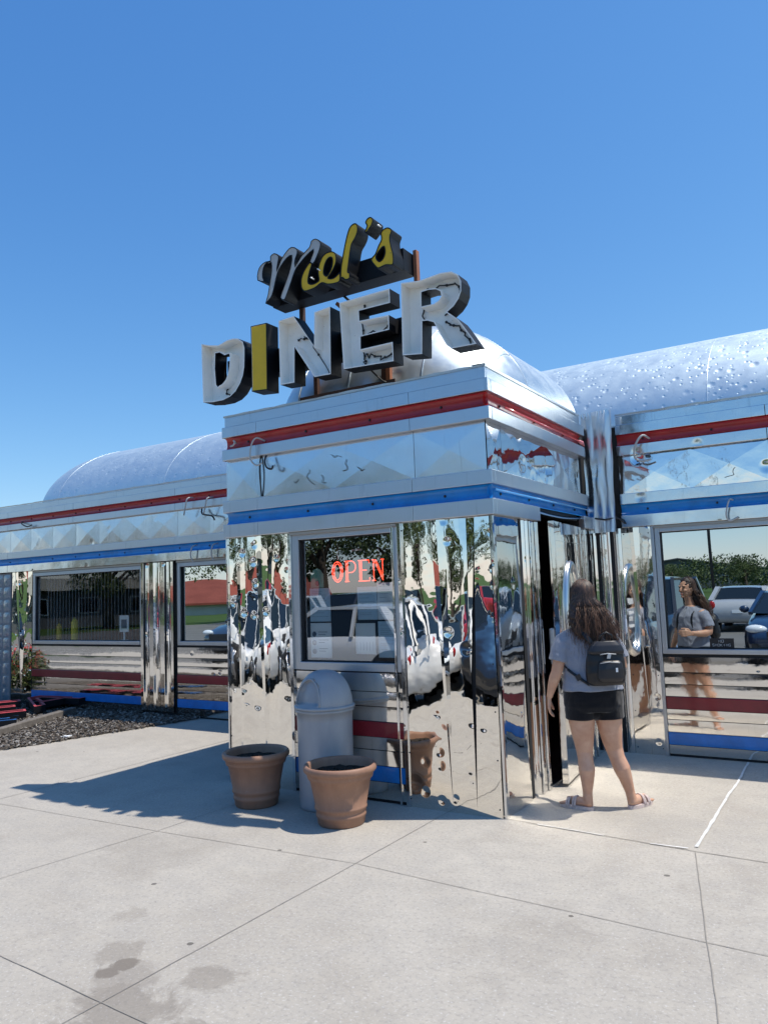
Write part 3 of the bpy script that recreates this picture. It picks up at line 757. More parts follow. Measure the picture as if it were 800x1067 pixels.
# --- pilasters with tapering pressed ridges
def pilaster(x0, x1, z0, z1, y, wedges, d, m, name='mirror_pilaster', flat=.0, lean=0):
    """wedges = [(top left, top right, foot x, signed depth, z of foot)]"""
    b = MB(); Zt = z1
    def yy(z, k=0): return y - .012 - k + lean * (z - z1)
    prev_t, prev_b = x0, x0
    for (a, c, f, s, zf) in wedges:
        zf = max(z0, zf)
        b.add([(prev_t, yy(Zt), Zt), (a, yy(Zt), Zt), (f, yy(zf), zf), (f, yy(z0), z0), (prev_b, yy(z0), z0)], [(0, 4, 3, 2, 1)])
        mt = a + (c - a) * .45
        b.add([(a, yy(Zt), Zt), (mt, yy(Zt, s), Zt), (c, yy(Zt), Zt), (f, yy(zf), zf)], [(0, 3, 1), (1, 3, 2)])
        b.add([(f, yy(zf), zf), (f, yy(z0), z0), (f + .0015, yy(z0), z0), (f + .0015, yy(zf), zf)], [(0, 1, 2, 3)])
        prev_t, prev_b = c, f
        # remember the right side of the ridge as the next flat panel's left edge
        last = (c, f, zf)
        b_next = last
        prev = last
        x_t, x_f = c, f
        prev_t, prev_b = x_t, x_f
    b.add([(prev_t, yy(Zt), Zt), (x1, yy(Zt), Zt), (x1, yy(z0), z0), (prev_b, yy(z0), z0)], [(0, 3, 2, 1)])
    b.add([(x0, yy(z0), z0), (x0, y, z0), (x0, y, z1), (x0, yy(z1), z1)], [(0, 1, 2, 3)])
    b.add([(x1, yy(z0), z0), (x1, y, z0), (x1, y, z1), (x1, yy(z1), z1)], [(0, 1, 2, 3)])
    o = b.build(name, m, diner)
    r = MB()
    for k in range(7):
        z = z0 + .06 + k * (z1 - z0 - .12) / 6
        for xx in (x0 + .022, x1 - .022): r.ball((xx, yy(z) - .001, z), .006, .003, .006, 8)
    r.each('rivet', M['darkmetal'], o)
    return o
pilaster(W, -1.815, .0, 2.108, 0, [(-2.44, -2.32, -2.40, .010, 0), (-2.22, -2.02, -2.12, .020, 0.0)], .03, M['mirror'])
pilaster(-.755, -.004, .0, 2.108, 0, [(-.487, -.355, -.384, .014, 0), (-.25, -.12, -.20, -.008, .95)], .03, M['mirror'], lean=0.004)
t = MB(); t.box(-.770, -.735, -.034, -.014, .0, 2.108); t.box(-.832, -.812, -.02, .0, 0, 2.108); t.each('cover_strip', M['post'], diner, bevel=.003)
t = MB(); t.box(W, W + .016, -.028, 0, 0, 2.108); t.box(-1.845, -1.812, -.028, .0, 0, 2.108); t.each('cover_strip', M['post'], diner, bevel=.003)
# the window bay of the vestibule
siding(-1.812, -.774, .012, .075, M['siding'])
window(-1.812, -.772, .975, 2.108, .012, M['glass'], fw=.065)
t = MB(); t.box(-1.812, -.772, -.045, .0, 2.085, 2.107); t.each('head_trim', M['alu_tan'], diner)

# the door side (x = 0, facing +x)
s = MB()
s.profile([(.004, -.012), (.022, -.012), (.026, .006), (.026, .034), (.012, .042)], 0, 2.108, 0, False); s.build('corner_trim', M['post'], diner)
s = MB()
def sidefn(u, v):
    y = .042 + u * .44; z = v * 2.108
    return (.010 + .010 * math.sin(u * PI) * (1 - .3 * v) + .004 * math.sin(v * 7 + u * 2), y, z)
s.grid(sidefn, 14, 40); s.build('mirror_panel', M['mirror_soft'], diner)
s = MB(); pts = []
for i in range(13):
    a = i / 12; pts.append((.012 - .030 * math.sin(a * PI), .485 + a * .12))
for i in range(13):
    a = i / 12; pts.append((.014 - .020 * math.sin(a * PI), .612 + a * .07))
s.profile([(p[0], p[1]) for p in pts], 0, 2.108, 0, True); s.build('fluted_panel', M['post'], diner)
s = MB(); s.box(-.02, .030, .690, .715, 0, 2.108); s.box(-.02, .022, .725, .79, 0, 2.108); s.box(-.02, .034, .80, .858, 0, 2.108)
s.each('door_jamb', M['post'], diner, bevel=.006)
s = MB(); s.box(-.02, .03, 1.985, 2.03, .0, 2.10); s.box(-.02, .018, 2.04, 2.10, 0, 2.108); s.box(-.02, .03, 2.11, 2.15, 0, 2.108); s.box(-.02, .012, 2.16, 2.38, 0, 2.108)
s.each('hinge_post', M['post'], diner, bevel=.006)
s = MB(); s.box(-.10, -.004, .86, 1.99, 2.18, 2.29); s.build('door_header', M['darkmetal'], diner)
s = MB()
s.grid(lambda u, v: (.0 + .05 * math.sin(v * PI / 2), .862 + u * 1.158, 2.225 - .05 * v * (1 - .5 * u) - .02 * math.sin(u * PI)), 14, 4); s.build('header_trim', M['post'], diner)
s = MB(); s.box(-.10, .02, .86, 1.99, .0, .018); s.build('threshold', M['alu'], diner, bevel=.004)
s = MB(); s.box(.012, .03, 2.02, 2.04, 1.55, 1.70); s.box(.012, .03, 2.02, 2.04, .4, .55); s.each('hinge', M['darkmetal'], diner)

# the door, ajar: local x along the leaf from the hinge, local y = outward
door = empty('door', (.012, 1.955, .025)); door.parent = diner
door.rotation_euler = (0, 0, rad(-90 + 5.2))
d = MB(); LW_ = .99; H = 2.09
# leaf with an oval hole: rings
oc = (LW_ * .50, 1.28); orx, orz = .235, .46
def oval(k, n, s=1.0): a = 2 * PI * k / n; return (oc[0] + orx * s * math.cos(a), oc[1] + orz * s * math.sin(a))
n = 48
def rectpt(k):
    a = 2 * PI * k / n; c, s_ = math.cos(a), math.sin(a)
    tx = ((LW_ - oc[0]) if c > 0 else oc[0]) / max(1e-6, abs(c)); tz = ((H - oc[1]) if s_ > 0 else oc[1]) / max(1e-6, abs(s_))
    t = min(tx, tz); return (oc[0] + c * t, oc[1] + s_ * t)
corners = [(0, 0), (LW_, 0), (LW_, H), (0, H)]
outer = [list(rectpt(k)) for k in range(n)]
for cx, cz in corners:
    k = min(range(n), key=lambda i: (outer[i][0] - cx) ** 2 + (outer[i][1] - cz) ** 2); outer[k] = [cx, cz]
for yy_ in (.022, -.022):
    d.add([(x, yy_, z) for x, z in outer] + [(oval(k, n)[0], yy_, oval(k, n)[1]) for k in range(n)], [(k, (k + 1) % n, n + (k + 1) % n, n + k) for k in range(n)])
d.add([(x, yy_, z) for yy_ in (.022, -.022) for x, z in outer], [(k, (k + 1) % n, n + (k + 1) % n, n + k) for k in range(n)])
d.build('door_leaf', M['mirror_soft'], door)
rg = MB(); vs = []; m2 = 10
for k in range(n):
    a = 2 * PI * k / n
    for j in range(m2):
        b_ = 2 * PI * j / m2; rr_ = .034 * math.cos(b_)
        vs.append((oc[0] + (orx + rr_) * math.cos(a), .024 + .026 * math.sin(b_), oc[1] + (orz + rr_) * math.sin(a)))
rg.add(vs, [(k * m2 + j, ((k + 1) % n) * m2 + j, ((k + 1) % n) * m2 + (j + 1) % m2, k * m2 + (j + 1) % m2) for k in range(n) for j in range(m2)], 0, True)
rg.build('porthole_rim', mat('rim_satin', (.70, .69, .67), .28, 1), door)
p = MB(); p.add([(oval(k, n, .99)[0], .010, oval(k, n, .99)[1]) for k in range(n)], [tuple(range(n))]); p.build('porthole_glass', M['glass_mirror'], door, recalc=False)
h = MB(); h.tube([(LW_ - .06, .022, 1.12), (LW_ - .06, .075, 1.12), (LW_ - .06, .075, .86), (LW_ - .06, .022, .86)], .013, 10); h.build('door_handle', M['chrome'], door)
h = MB(); h.box(LW_ - .045, LW_ + .022, -.060, -.022, .93, 1.22); h.build('push_plate', mat('push_plate_grey', (.55, .57, .58), .35, .4), door, bevel=.012)
h = MB(); h.box(LW_ - .03, LW_ + .0015, .0225, .026, .0, H); h.box(0.001, .03, .0225, .026, .0, H); h.box(.03, LW_ - .03, .0225, .025, H - .16, H - .155); h.each('edge_strip', M['post'], door)
dl = MB()
for i, (z, hh, ww) in enumerate(((1.33, .07, .17), (1.23, .03, .16), (1.15, .05, .12), (1.08, .03, .15))):
    k = 7 if hh > .04 else 1
    for j in range(k):
        a = oc[0] - ww / 2 + j * ww / k; dl.box(a, a + ww / k - (.006 if k > 1 else 0), .0115, .0125, z, z + hh)
dl.build('door_decal', M['paper'], door)

# corner to the right wing
s = MB(); pts = []
for a, b_, dpt in ((.02, .10, .022), (.10, .155, -.010), (.155, .235, .022), (.235, .29, -.010)):
    for i in range(9):
        t_ = i / 8; pts.append((a + (b_ - a) * t_, Y - .014 + dpt * math.sin(t_ * PI)))
s.profile(pts, 0, 2.108, 0, True); s.build('fluted_panel', M['post'], diner)
pilaster(.292, .565, .0, 2.108, Y, [(.36, .46, .44, .008, .45)], .03, M['mirror_soft'])
t = MB(); t.box(.567, .597, Y - .035, Y, 0, 2.108); t.each('cover_strip', M['alu'], diner, bevel=.004)
siding(.60, XR, Y, 0, M['siding'])
window(.60, 4.0, .922, 2.092, Y, M['glass_mirror'], fw=.045, mull=(2.3,))
t = MB(); t.box(.60, 4.0, Y - .05, Y, 2.088, 2.107); t.each('head_trim', M['alu_tan'], diner)
pilaster(4.0, 4.6, .93, 2.108, Y, [(4.1, 4.25, 4.2, .02, .93), (4.35, 4.5, 4.42, -.02, .93)], .03, M['mirror'])
# crumpled corner sheet at the cornice
s = MB()
def crumple(u, v):
    z = 2.07 + v * 1.17
    xr = .325 + .03 * v if u > .5 else 0
    x = .022 + u * (.30 - .03 * (1 - v)) + .006 * noise.noise(Vector((u * 5, v * 6, 1)))
    fl = .008 * math.sin(u * 21) * (1 - .5 * v) + .022 * noise.noise(Vector((u * 3.5, v * 2.5, 4))) + .004 * noise.noise(Vector((u * 12, v * 7, 9)))
    y = 2.25 - .04 * u - .03 * v + fl * (.4 + u)
    if v > .96: y -= .015 * noise.noise(Vector((u * 20, 0, 0))); z += .012 * noise.noise(Vector((u * 14, 2, 0)))
    return (x, y, z)
s.grid(crumple, 40, 50); s.build('corner_flashing', M['corner'], diner)

# left wing
siding(-9.03, -6.46, Y, .035, M['siding']); siding(-5.765, W, Y, .035, M['siding'])
window(-9.03, -6.46, .955, 2.075, Y, M['glass_left'], fw=.055)
window(-5.765, W, .955, 2.075, Y, M['glass_mirror'], fw=.055)
t = MB(); t.box(-9.03, -6.46, Y - .03, Y, 2.078, 2.107); t.box(-5.765, W, Y - .03, Y, 2.078, 2.107); t.each('head_trim', M['alu_tan'], diner)
s = MB(); pts = []
x = -6.455
for wd, k in ((.05, 0), (.13, 1), (.075, 0), (.145, 1), (.075, 0), (.13, 1), (.045, 0)):
    if k == 0: pts += [(x, Y - .055), (x + wd * .999, Y - .055)]
    else:
        for i in range(9): pts.append((x + .004 + (wd - .008) * i / 8, Y - .052 + .042 * math.sin(PI * i / 8) ** .7))
    x += wd
# raised ribs between hollow flutes
s.profile(pts, .06, 2.10, 0, False)
s.add([(-6.455, Y, .06), (-6.455, Y - .055, .06), (-6.455, Y - .055, 2.1), (-6.455, Y, 2.1)], [(0, 1, 2, 3)])
s.add([(x, Y, .06), (x, Y - .055, .06), (x, Y - .055, 2.1), (x, Y, 2.1)], [(0, 1, 2, 3)])
s.build('fluted_column', M['siding'], diner)
pilaster(-9.60, -9.06, .06, 2.20 - .092, Y, [(-9.52, -9.17, -9.33, .05, .12)], .03, M['mirror'])
# glass block wall at the end
gb = MB(); bz = .205
for i in range(9):
    for j in range(10):
        x0 = -9.63 - (i + 1) * bz; z0 = .04 + j * bz
        def fn(u, v, x0=x0, z0=z0): return (x0 + .006 + u * (bz - .012), Y - .02 - .012 * math.sin(u * PI) ** .5 * math.sin(v * PI) ** .5 if 0 < u < 1 and 0 < v < 1 else Y - .02, z0 + .006 + v * (bz - .012))
        gb.grid(fn, 5, 5)
gm = mat('glass_block', (.20, .25, .29), .06, 0, 1.0, .6); tt = NT(gm); tt.link(tt.bump(tt.noise(tt.co(), 18, 2), .8, .01), tt.p.inputs['Normal'])
gb.build('glass_block_wall', gm, diner)
t = MB(); t.box(-11.5, -9.62, Y - .022, Y + .0, .0, 2.1); t.build('block_mortar', mat('mortar', (.22, .23, .24), .8), diner)

# --- barrel roofs
def dome_noise(p, a=.012): return 1 + a * noise.noise(Vector(p) * .9)
b = MB()
def main_roof(u, v):
    th = PI * v  # 0 = front foot
    x = -8.9 + u * (XR + 8.9)
    return (x, 4.9 - 2.2 * math.cos(th), 3.1 + 1.27 * math.sin(th))
b.grid(main_roof, 24, 40)
def main_end(u, v):
    th = PI * v; ph = (PI / 2) * u
    return (-8.9 - 1.75 * math.sin(ph) * math.sin(th), 4.9 - 2.2 * math.cos(th), 3.1 + 1.27 * math.sin(th) * math.cos(ph))
b.grid(main_end, 16, 40)
mr_ = b.build('barrel_roof', M['roof'], diner)
sm = MB()
for x in (-8.9, -6.4, -3.9, -1.4, 1.1, 3.6):
    sm.tube([(x, 4.9 - 2.2 * math.cos(PI * i / 40), 3.1 + 1.27 * math.sin(PI * i / 40)) for i in range(1, 40)], .0035, 6)
sm.each('roof_seam', M['roof_smooth'], mr_)
b = MB(); yE = 2.2; yD = .95
def v_roof(u, v):
    th = PI * v; y = yD + u * (yE - yD)
    return (-1.25 - 1.25 * math.cos(th), y, 3.1 + .91 * math.sin(th))
b.grid(v_roof, 6, 40)
def v_end(u, v):
    th = PI * v; ph = (PI / 2) * u; q = math.sin(th)
    return (-1.25 - 1.25 * math.cos(th) * 1, yD - .88 * math.sin(ph) * q, 3.1 + .91 * q * math.cos(ph))
b.grid(v_end, 14, 40)
b.add([(-1.25 - 1.25 * math.cos(PI * i / 40), yE, 3.1 + .91 * math.sin(PI * i / 40)) for i in range(41)], [tuple(range(41))])
vr = b.build('vestibule_roof', M['roof_smooth'], diner)
sm = MB()
sm.tube([(-1.25 - 1.25 * math.cos(PI * i / 40), yD, 3.1 + .910 * math.sin(PI * i / 40)) for i in range(1, 40)], .004, 6)
for k in range(1, 6):
    v_ = k / 6
    sm.tube([Vector(v_end(u / 10, v_)) + Vector((0, -.002, .002)) for u in range(0, 10)], .006, 6)
sm.each('roof_seam', M['roof_smooth'], vr)

# --- cut wiring and conduit stubs that once fed the tube lighting
def curl(pts, r, m, name='loose_wire'):
    # smooth through the points
    P = [Vector(p) for p in pts]; out = []
    for i in range(len(P) - 1):
        p0, p1, p2, p3 = P[max(i - 1, 0)], P[i], P[i + 1], P[min(i + 2, len(P) - 1)]
        for k in range(5):
            t = k / 5; out.append(.5 * ((2 * p1) + (p2 - p0) * t + (2 * p0 - 5 * p1 + 4 * p2 - p3) * t * t + (3 * p1 - p0 - 3 * p2 + p3) * t ** 3))
    out.append(P[-1])
    b = MB(); b.tube(out, r, 6); b.build(name, m, diner)
def hook(x, z, yf, s=1, m='cable', L=.16):
    curl([(x, yf - .01, z), (x - .03 * s, yf - .09, z + .02), (x - .07 * s, yf - .11, z - .04), (x - .085 * s, yf - .11, z - L * .7), (x - .03 * s, yf - .10, z - L), (x + .03 * s, yf - .09, z - L * .93)], .0075, M[m])
hook(-2.08, 2.93, 0, 1, 'cable', .22)
curl([(-2.02, -.065, 2.79), (-2.02, -.09, 2.74), (-2.0, -.09, 2.68), (-1.95, -.085, 2.66), (-1.94, -.08, 2.69)], .008, M['wire'])
curl([(-2.40, -.03, 2.95), (-2.39, -.07, 2.965), (-2.37, -.08, 2.95), (-2.385, -.08, 2.925), (-2.43, -.07, 2.92)], .008, M['cable'])
curl([(-2.13, -.012, 2.80), (-2.13, -.03, 2.70), (-2.128, -.03, 2.60), (-2.13, -.012, 2.45)], .007, M['wire'])
for x0, dz, L in ((-5.42, 0, .24), (-5.05, -.03, .22)):
    curl([(x0, Y - .03, 2.95 + dz), (x0 - .02, Y - .12, 2.93 + dz), (x0 - .05, Y - .13, 2.82 + dz), (x0 - .09, Y - .12, 2.95 - L + dz)], .010, M['cable'])
curl([(-5.22, Y - .07, 2.78), (-5.18, Y - .10, 2.70), (-5.0, Y - .11, 2.66), (-4.96, Y - .10, 2.60)], .011, M['wire'])
for x0 in (-5.36, -4.98): curl([(x0, Y - .03, 2.30), (x0 - .01, Y - .11, 2.27), (x0 - .03, Y - .12, 2.15), (x0 - .01, Y - .09, 2.06)], .009, M['cable'])
curl([(-9.3, Y - .03, 2.92), (-9.2, Y - .12, 2.88), (-9.05, Y - .12, 2.82), (-8.95, Y - .10, 2.84)], .010, M['wire'])
curl([(.62, Y - .03, 2.94), (.58, Y - .13, 2.96), (.52, Y - .15, 2.88), (.50, Y - .14, 2.76), (.56, Y - .12, 2.72), (.64, Y - .10, 2.73)], .010, M['cable'])
curl([(1.30, Y - .03, 2.29), (1.28, Y - .12, 2.28), (1.25, Y - .13, 2.16), (1.27, Y - .11, 2.10), (1.34, Y - .09, 2.13)], .008, M['cable'])
curl([(.35, Y - .08, 2.15), (.30, Y - .16, 2.20), (.20, Y - .20, 2.19), (.10, Y - .18, 2.21)], .008, M['wire'])

# scraps of old adhesive and wire stuck on the friezes
rw_ = random.Random(31)
def scraps(xs, y, zlo, zhi):
    for x in xs:
        z = rw_.uniform(zlo + .12, zhi - .06); L = rw_.uniform(.05, .14); a = rw_.uniform(-2.3, -.8); P = []
        for k in range(6):
            P.append((x + math.cos(a) * L * k / 5 + rw_.uniform(-.008, .008), y, z + math.sin(a) * L * k / 5 + rw_.uniform(-.006, .006)))
            a += rw_.uniform(-.35, .35)
        curl(P, rw_.uniform(.0015, .003), M['wire'], 'wire_scrap')
scraps((-1.72, -1.60, -1.48, -1.38, -1.22, -1.12), -.014, *BZ['fr'])
scraps((1.34,), Y - .016, *BZ['fr'])
scraps((-5.2, -8.9), Y - .016, *BZ['fr'])
# ------------------------------------------------------------------ roof sign
OUT = {'D': [[(-2.64, 3.867),(-2.537, 3.834),(-2.434, 3.813),(-2.384, 3.823),(-2.333, 3.836),(-2.262, 3.838),(-2.199, 3.825),(-2.144, 3.784),(-2.127, 3.727),(-2.129, 3.642),(-2.134, 3.558),(-2.151, 3.487),(-2.184, 3.424),(-2.237, 3.364),(-2.301, 3.327),(-2.387, 3.309),(-2.51, 3.311),(-2.627, 3.327)], [(-2.472, 3.748),(-2.361, 3.709),(-2.304, 3.711),(-2.301, 3.654),(-2.307, 3.591),(-2.322, 3.54),(-2.347, 3.49),(-2.391, 3.455),(-2.42, 3.449),(-2.467, 3.46)]], 'I': [[(-2.051, 3.903),(-1.873, 3.895),(-1.879, 3.313),(-2.052, 3.327)]], 'N': [[(-1.741, 3.882),(-1.58, 3.887),(-1.378, 3.59),(-1.366, 3.871),(-1.208, 3.882),(-1.22, 3.328),(-1.384, 3.334),(-1.579, 3.626),(-1.589, 3.325),(-1.739, 3.331)]], 'E': [[(-1.116, 3.89),(-0.647, 3.894),(-0.646, 3.781),(-0.933, 3.784),(-0.931, 3.701),(-0.661, 3.688),(-0.662, 3.573),(-0.926, 3.574),(-0.928, 3.472),(-0.636, 3.471),(-0.634, 3.321),(-1.094, 3.344)]], 'R': [[(-0.544, 3.911),(-0.388, 3.89),(-0.296, 3.896),(-0.205, 3.903),(-0.117, 3.892),(-0.065, 3.855),(-0.042, 3.798),(-0.046, 3.727),(-0.07, 3.675),(-0.111, 3.63),(-0.166, 3.598),(-0.124, 3.563),(-0.078, 3.52),(-0.046, 3.473),(0.054, 3.314),(-0.146, 3.32),(-0.183, 3.354),(-0.233, 3.45),(-0.278, 3.546),(-0.327, 3.569),(-0.374, 3.577),(-0.387, 3.328),(-0.554, 3.349)], [(-0.372, 3.798),(-0.311, 3.801),(-0.251, 3.791),(-0.214, 3.768),(-0.206, 3.73),(-0.23, 3.699),(-0.271, 3.684),(-0.375, 3.688)]], 'M': [[(-1.965, 4.291),(-1.958, 4.373),(-1.923, 4.417),(-1.868, 4.435),(-1.819, 4.43),(-1.818, 4.466),(-1.773, 4.484),(-1.722, 4.447),(-1.733, 4.388),(-1.748, 4.323),(-1.701, 4.406),(-1.639, 4.465),(-1.584, 4.487),(-1.528, 4.456),(-1.523, 4.415),(-1.546, 4.37),(-1.549, 4.313),(-1.486, 4.382),(-1.399, 4.433),(-1.38, 4.479),(-1.333, 4.488),(-1.283, 4.447),(-1.287, 4.397),(-1.326, 4.326),(-1.365, 4.28),(-1.401, 4.302),(-1.374, 4.354),(-1.361, 4.397),(-1.436, 4.363),(-1.513, 4.309),(-1.553, 4.268),(-1.6, 4.176),(-1.655, 4.07),(-1.681, 4.048),(-1.719, 4.078),(-1.671, 4.173),(-1.623, 4.265),(-1.595, 4.341),(-1.587, 4.41),(-1.639, 4.4),(-1.702, 4.349),(-1.743, 4.291),(-1.768, 4.218),(-1.803, 4.121),(-1.844, 4.084),(-1.882, 4.066),(-1.854, 4.133),(-1.83, 4.233),(-1.808, 4.334),(-1.809, 4.406),(-1.848, 4.419),(-1.882, 4.401),(-1.9, 4.358),(-1.903, 4.305),(-1.89, 4.261)]], 'e': [[(-1.401, 4.305),(-1.377, 4.281),(-1.4, 4.228),(-1.418, 4.171),(-1.417, 4.132),(-1.382, 4.115),(-1.339, 4.118),(-1.314, 4.132),(-1.321, 4.187),(-1.314, 4.246),(-1.278, 4.313),(-1.228, 4.34),(-1.169, 4.334),(-1.134, 4.299),(-1.134, 4.239),(-1.162, 4.186),(-1.197, 4.145),(-1.218, 4.124),(-1.177, 4.111),(-1.135, 4.124),(-1.102, 4.142),(-1.105, 4.071),(-1.149, 4.06),(-1.226, 4.07),(-1.285, 4.097),(-1.353, 4.073),(-1.421, 4.067),(-1.471, 4.074),(-1.497, 4.119),(-1.495, 4.19),(-1.459, 4.253)], [(-1.26, 4.191),(-1.244, 4.248),(-1.212, 4.285),(-1.182, 4.284),(-1.174, 4.249),(-1.19, 4.193),(-1.229, 4.148),(-1.253, 4.159)]], 'l': [[(-1.1, 4.145),(-1.09, 4.207),(-1.066, 4.3),(-1.036, 4.402),(-1.004, 4.478),(-0.968, 4.504),(-0.934, 4.5),(-0.918, 4.467),(-0.925, 4.42),(-0.95, 4.378),(-0.983, 4.337),(-1.004, 4.254),(-1.019, 4.178),(-1.028, 4.126),(-1.01, 4.114),(-1.014, 4.068),(-1.055, 4.064),(-1.083, 4.09),(-1.102, 4.084)]], 'q': [[(-0.846, 4.481),(-0.825, 4.509),(-0.793, 4.512),(-0.772, 4.485),(-0.783, 4.447),(-0.812, 4.417),(-0.841, 4.394),(-0.855, 4.408),(-0.833, 4.448)]], 's': [[(-0.709, 4.353),(-0.68, 4.38),(-0.636, 4.38),(-0.605, 4.347),(-0.624, 4.299),(-0.616, 4.225),(-0.601, 4.163),(-0.6, 4.101),(-0.614, 4.071),(-0.676, 4.086),(-0.742, 4.078),(-0.776, 4.112),(-0.806, 4.159),(-0.794, 4.182),(-0.765, 4.203),(-0.735, 4.258),(-0.705, 4.303)], [(-0.755, 4.178),(-0.72, 4.22),(-0.683, 4.236),(-0.679, 4.184),(-0.702, 4.143),(-0.733, 4.136)]]}

def inset(poly, d):
    n = len(poly); out = []
    area = sum(poly[i][0] * poly[(i + 1) % n][1] - poly[(i + 1) % n][0] * poly[i][1] for i in range(n))
    s = 1 if area > 0 else -1
    for i in range(n):
        p0, p1, p2 = (Vector(poly[(i - 1) % n]), Vector(poly[i]), Vector(poly[(i + 1) % n]))
        e1, e2 = (p1 - p0).normalized(), (p2 - p1).normalized()
        n1, n2 = Vector((-e1.y, e1.x)) * s, Vector((-e2.y, e2.x)) * s
        b = (n1 + n2); L = b.length
        b = b / L if L > 1e-6 else n1
        k = d / max(.5, b.dot(n1)); out.append(tuple(p1 + b * k))
    return out
def smooth_poly(P, k=4):
    n = len(P); out = []
    for i in range(n):
        p0, p1, p2, p3 = (Vector(P[(i + j) % n]) for j in (-1, 0, 1, 2))
        for t_ in range(k):
            t = t_ / k; out.append(tuple(.5 * ((2 * p1) + (p2 - p0) * t + (2 * p0 - 5 * p1 + 4 * p2 - p3) * t * t + (3 * p1 - p0 - 3 * p2 + p3) * t ** 3)))
    return out
def fill(polys, y):
    tris = tessellate_polygon([[Vector((x, z, 0)) for x, z in p] for p in polys])
    flat = [(x, y, z) for p in polys for x, z in p]
    return flat, [tuple(t) for t in tris]
def letter(name, polys, yf, dep, outer, inner, face=None, parent=None, neon=True):
    b = MB()  # slots: 0 outer, 1 inner, 2 face
    for hi, p in enumerate(polys):
        n = len(p); d = .008 if hi == 0 else -.008
        q = inset(p, d)
        b.add([(x, yf, z) for x, z in p] + [(x, yf + dep, z) for x, z in p], [(i, (i + 1) % n, n + (i + 1) % n, n + i) for i in range(n)], 0)
        b.add([(x, yf, z) for x, z in p] + [(x, yf, z) for x, z in q], [(i, (i + 1) % n, n + (i + 1) % n, n + i) for i in range(n)], 1 if not face else 0)
        b.add([(x, yf, z) for x, z in q] + [(x, yf + dep - .035, z) for x, z in q], [(i, (i + 1) % n, n + (i + 1) % n, n + i) for i in range(n)], 1)
    qs = [inset(p, .008 if i == 0 else -.008) for i, p in enumerate(polys)]
    v, f = fill(qs, yf + dep - .035); b.add(v, f, 1)
    v, f = fill(polys, yf + dep); b.add(v, f, 0)
    if face: v, f = fill(qs, yf + .004); b.add(v, f, 2)
    return b.build(name, [outer, inner] + ([face] if face else []), parent, recalc=False)
YF = -.20; DEP = .15
sign = empty('roof_sign', (-1.25, .10, 3.21), label='rooftop sign, yellow and grey script above open white block letters', cat='sign')
sign_off = Vector((1.25, -.10, -3.21))
def sp(o):
    # parts were modelled in world metres: shift them under the sign's base
    o.parent = sign; o.location = sign_off; return o
def tubes_on(o, paths, yb, r=.006):
    t = MB()
    for P in paths:
        pts = [(x, yb + .012 * math.sin(i * 2.1), z) for i, (x, z) in enumerate(P)]
        t.tube(pts, r, 6)
        for i, (x, z) in enumerate(P):
            if i % 3 == 0: t.ball((x, yb, z), .012, .012, .012, 6)
    t.build('letter_wiring', M['wire'], o)
rs = random.Random(5)
def wander(pts, n=7, j=.012):
    out = []
    for a, b in zip(pts, pts[1:]):
        for i in range(n): t = i / n; out.append((a[0] + (b[0] - a[0]) * t + rs.uniform(-j, j), a[1] + (b[1] - a[1]) * t + rs.uniform(-j, j)))
    return out + [pts[-1]]
yb = YF + DEP - .05
for ch in 'DINER':
    polys = OUT[ch]
    if ch == 'D': polys = [polys[0], smooth_poly(polys[1], 2)]
    if ch == 'R': pass
    o = letter('channel_letter', polys, YF, DEP, M['black'], M['white_can'], M['yellow'] if ch == 'I' else None)
    if ch == 'I': o['label'] = 'letter I still wearing its yellow face'
    sp(o)
    if ch == 'D': tubes_on(o, [wander([(-2.44, 3.44), (-2.42, 3.38), (-2.33, 3.37)], 4)], yb)
    if ch == 'N': tubes_on(o, [wander([(-1.60, 3.72), (-1.52, 3.72), (-1.30, 3.37)], 6)], yb, .004)
    if ch == 'E': tubes_on(o, [wander([(-.95, 3.86), (-.965, 3.45), (-.95, 3.38)], 6), wander([(-.93, 3.46), (-.80, 3.39), (-.66, 3.40)], 5, .02), wander([(-.92, 3.62), (-.80, 3.61), (-.68, 3.64)], 4, .02)], yb)
    if ch == 'R': tubes_on(o, [wander([(-.40, 3.80), (-.41, 3.62), (-.40, 3.38)], 6), wander([(-.38, 3.84), (-.15, 3.85), (-.09, 3.76), (-.14, 3.64), (-.24, 3.62)], 4, .012), wander([(-.22, 3.55), (-.12, 3.50), (-.04, 3.36)], 5, .015)], yb)
sp(letter('script_letter', [smooth_poly(OUT['M'][0], 2)], YF, DEP, M['black'], M['grey_can'], M['grey_can']))
for k, off in (('e', 0), ('l', .003), ('q', 0), ('s', 0)):
    pl = [smooth_poly(p, 3) for p in OUT[k]]
    pl = [[(x + off, z) for x, z in p] for p in pl]
    sp(letter('script_letter', pl, YF, DEP, M['black'], M['black'], M['yellow']))['label'] = 'yellow faced script letter'
b = MB(); b.box(-1.925, -.598, YF + DEP + .001, YF + DEP + .17, 4.082, 4.262); sp(b.build('sign_cabinet', M['black'], None, bevel=.003))
b = MB(); b.box(-2.47, -.50, YF + DEP + .001, YF + DEP + .13, 3.50, 3.71); sp(b.build('raceway', M['black'], None, bevel=.003))
b = MB()
for x, z0, z1 in ((-1.735, 3.60, 4.09), (-1.60, 3.24, 3.52), (-.915, 3.24, 3.60)): b.box(x - .02, x + .02, .10, .14, z0, z1)
for q in b.each('sign_post', M['rust'], None, bevel=.003): sp(q)
b = MB(); b.box(-.893, -.853, .10, .14, 3.24, 3.60); b.box(-.592, -.560, .09, .14, 3.58, 4.29); b.beam((-1.36, .12, 4.04), (-1.22, .12, 3.90), .04, .03)  # first box: sunlit face of the adjoining rust post, put in as orange
for q in b.each('sign_post', M['orange_and_lit'], None, bevel=.003): sp(q)
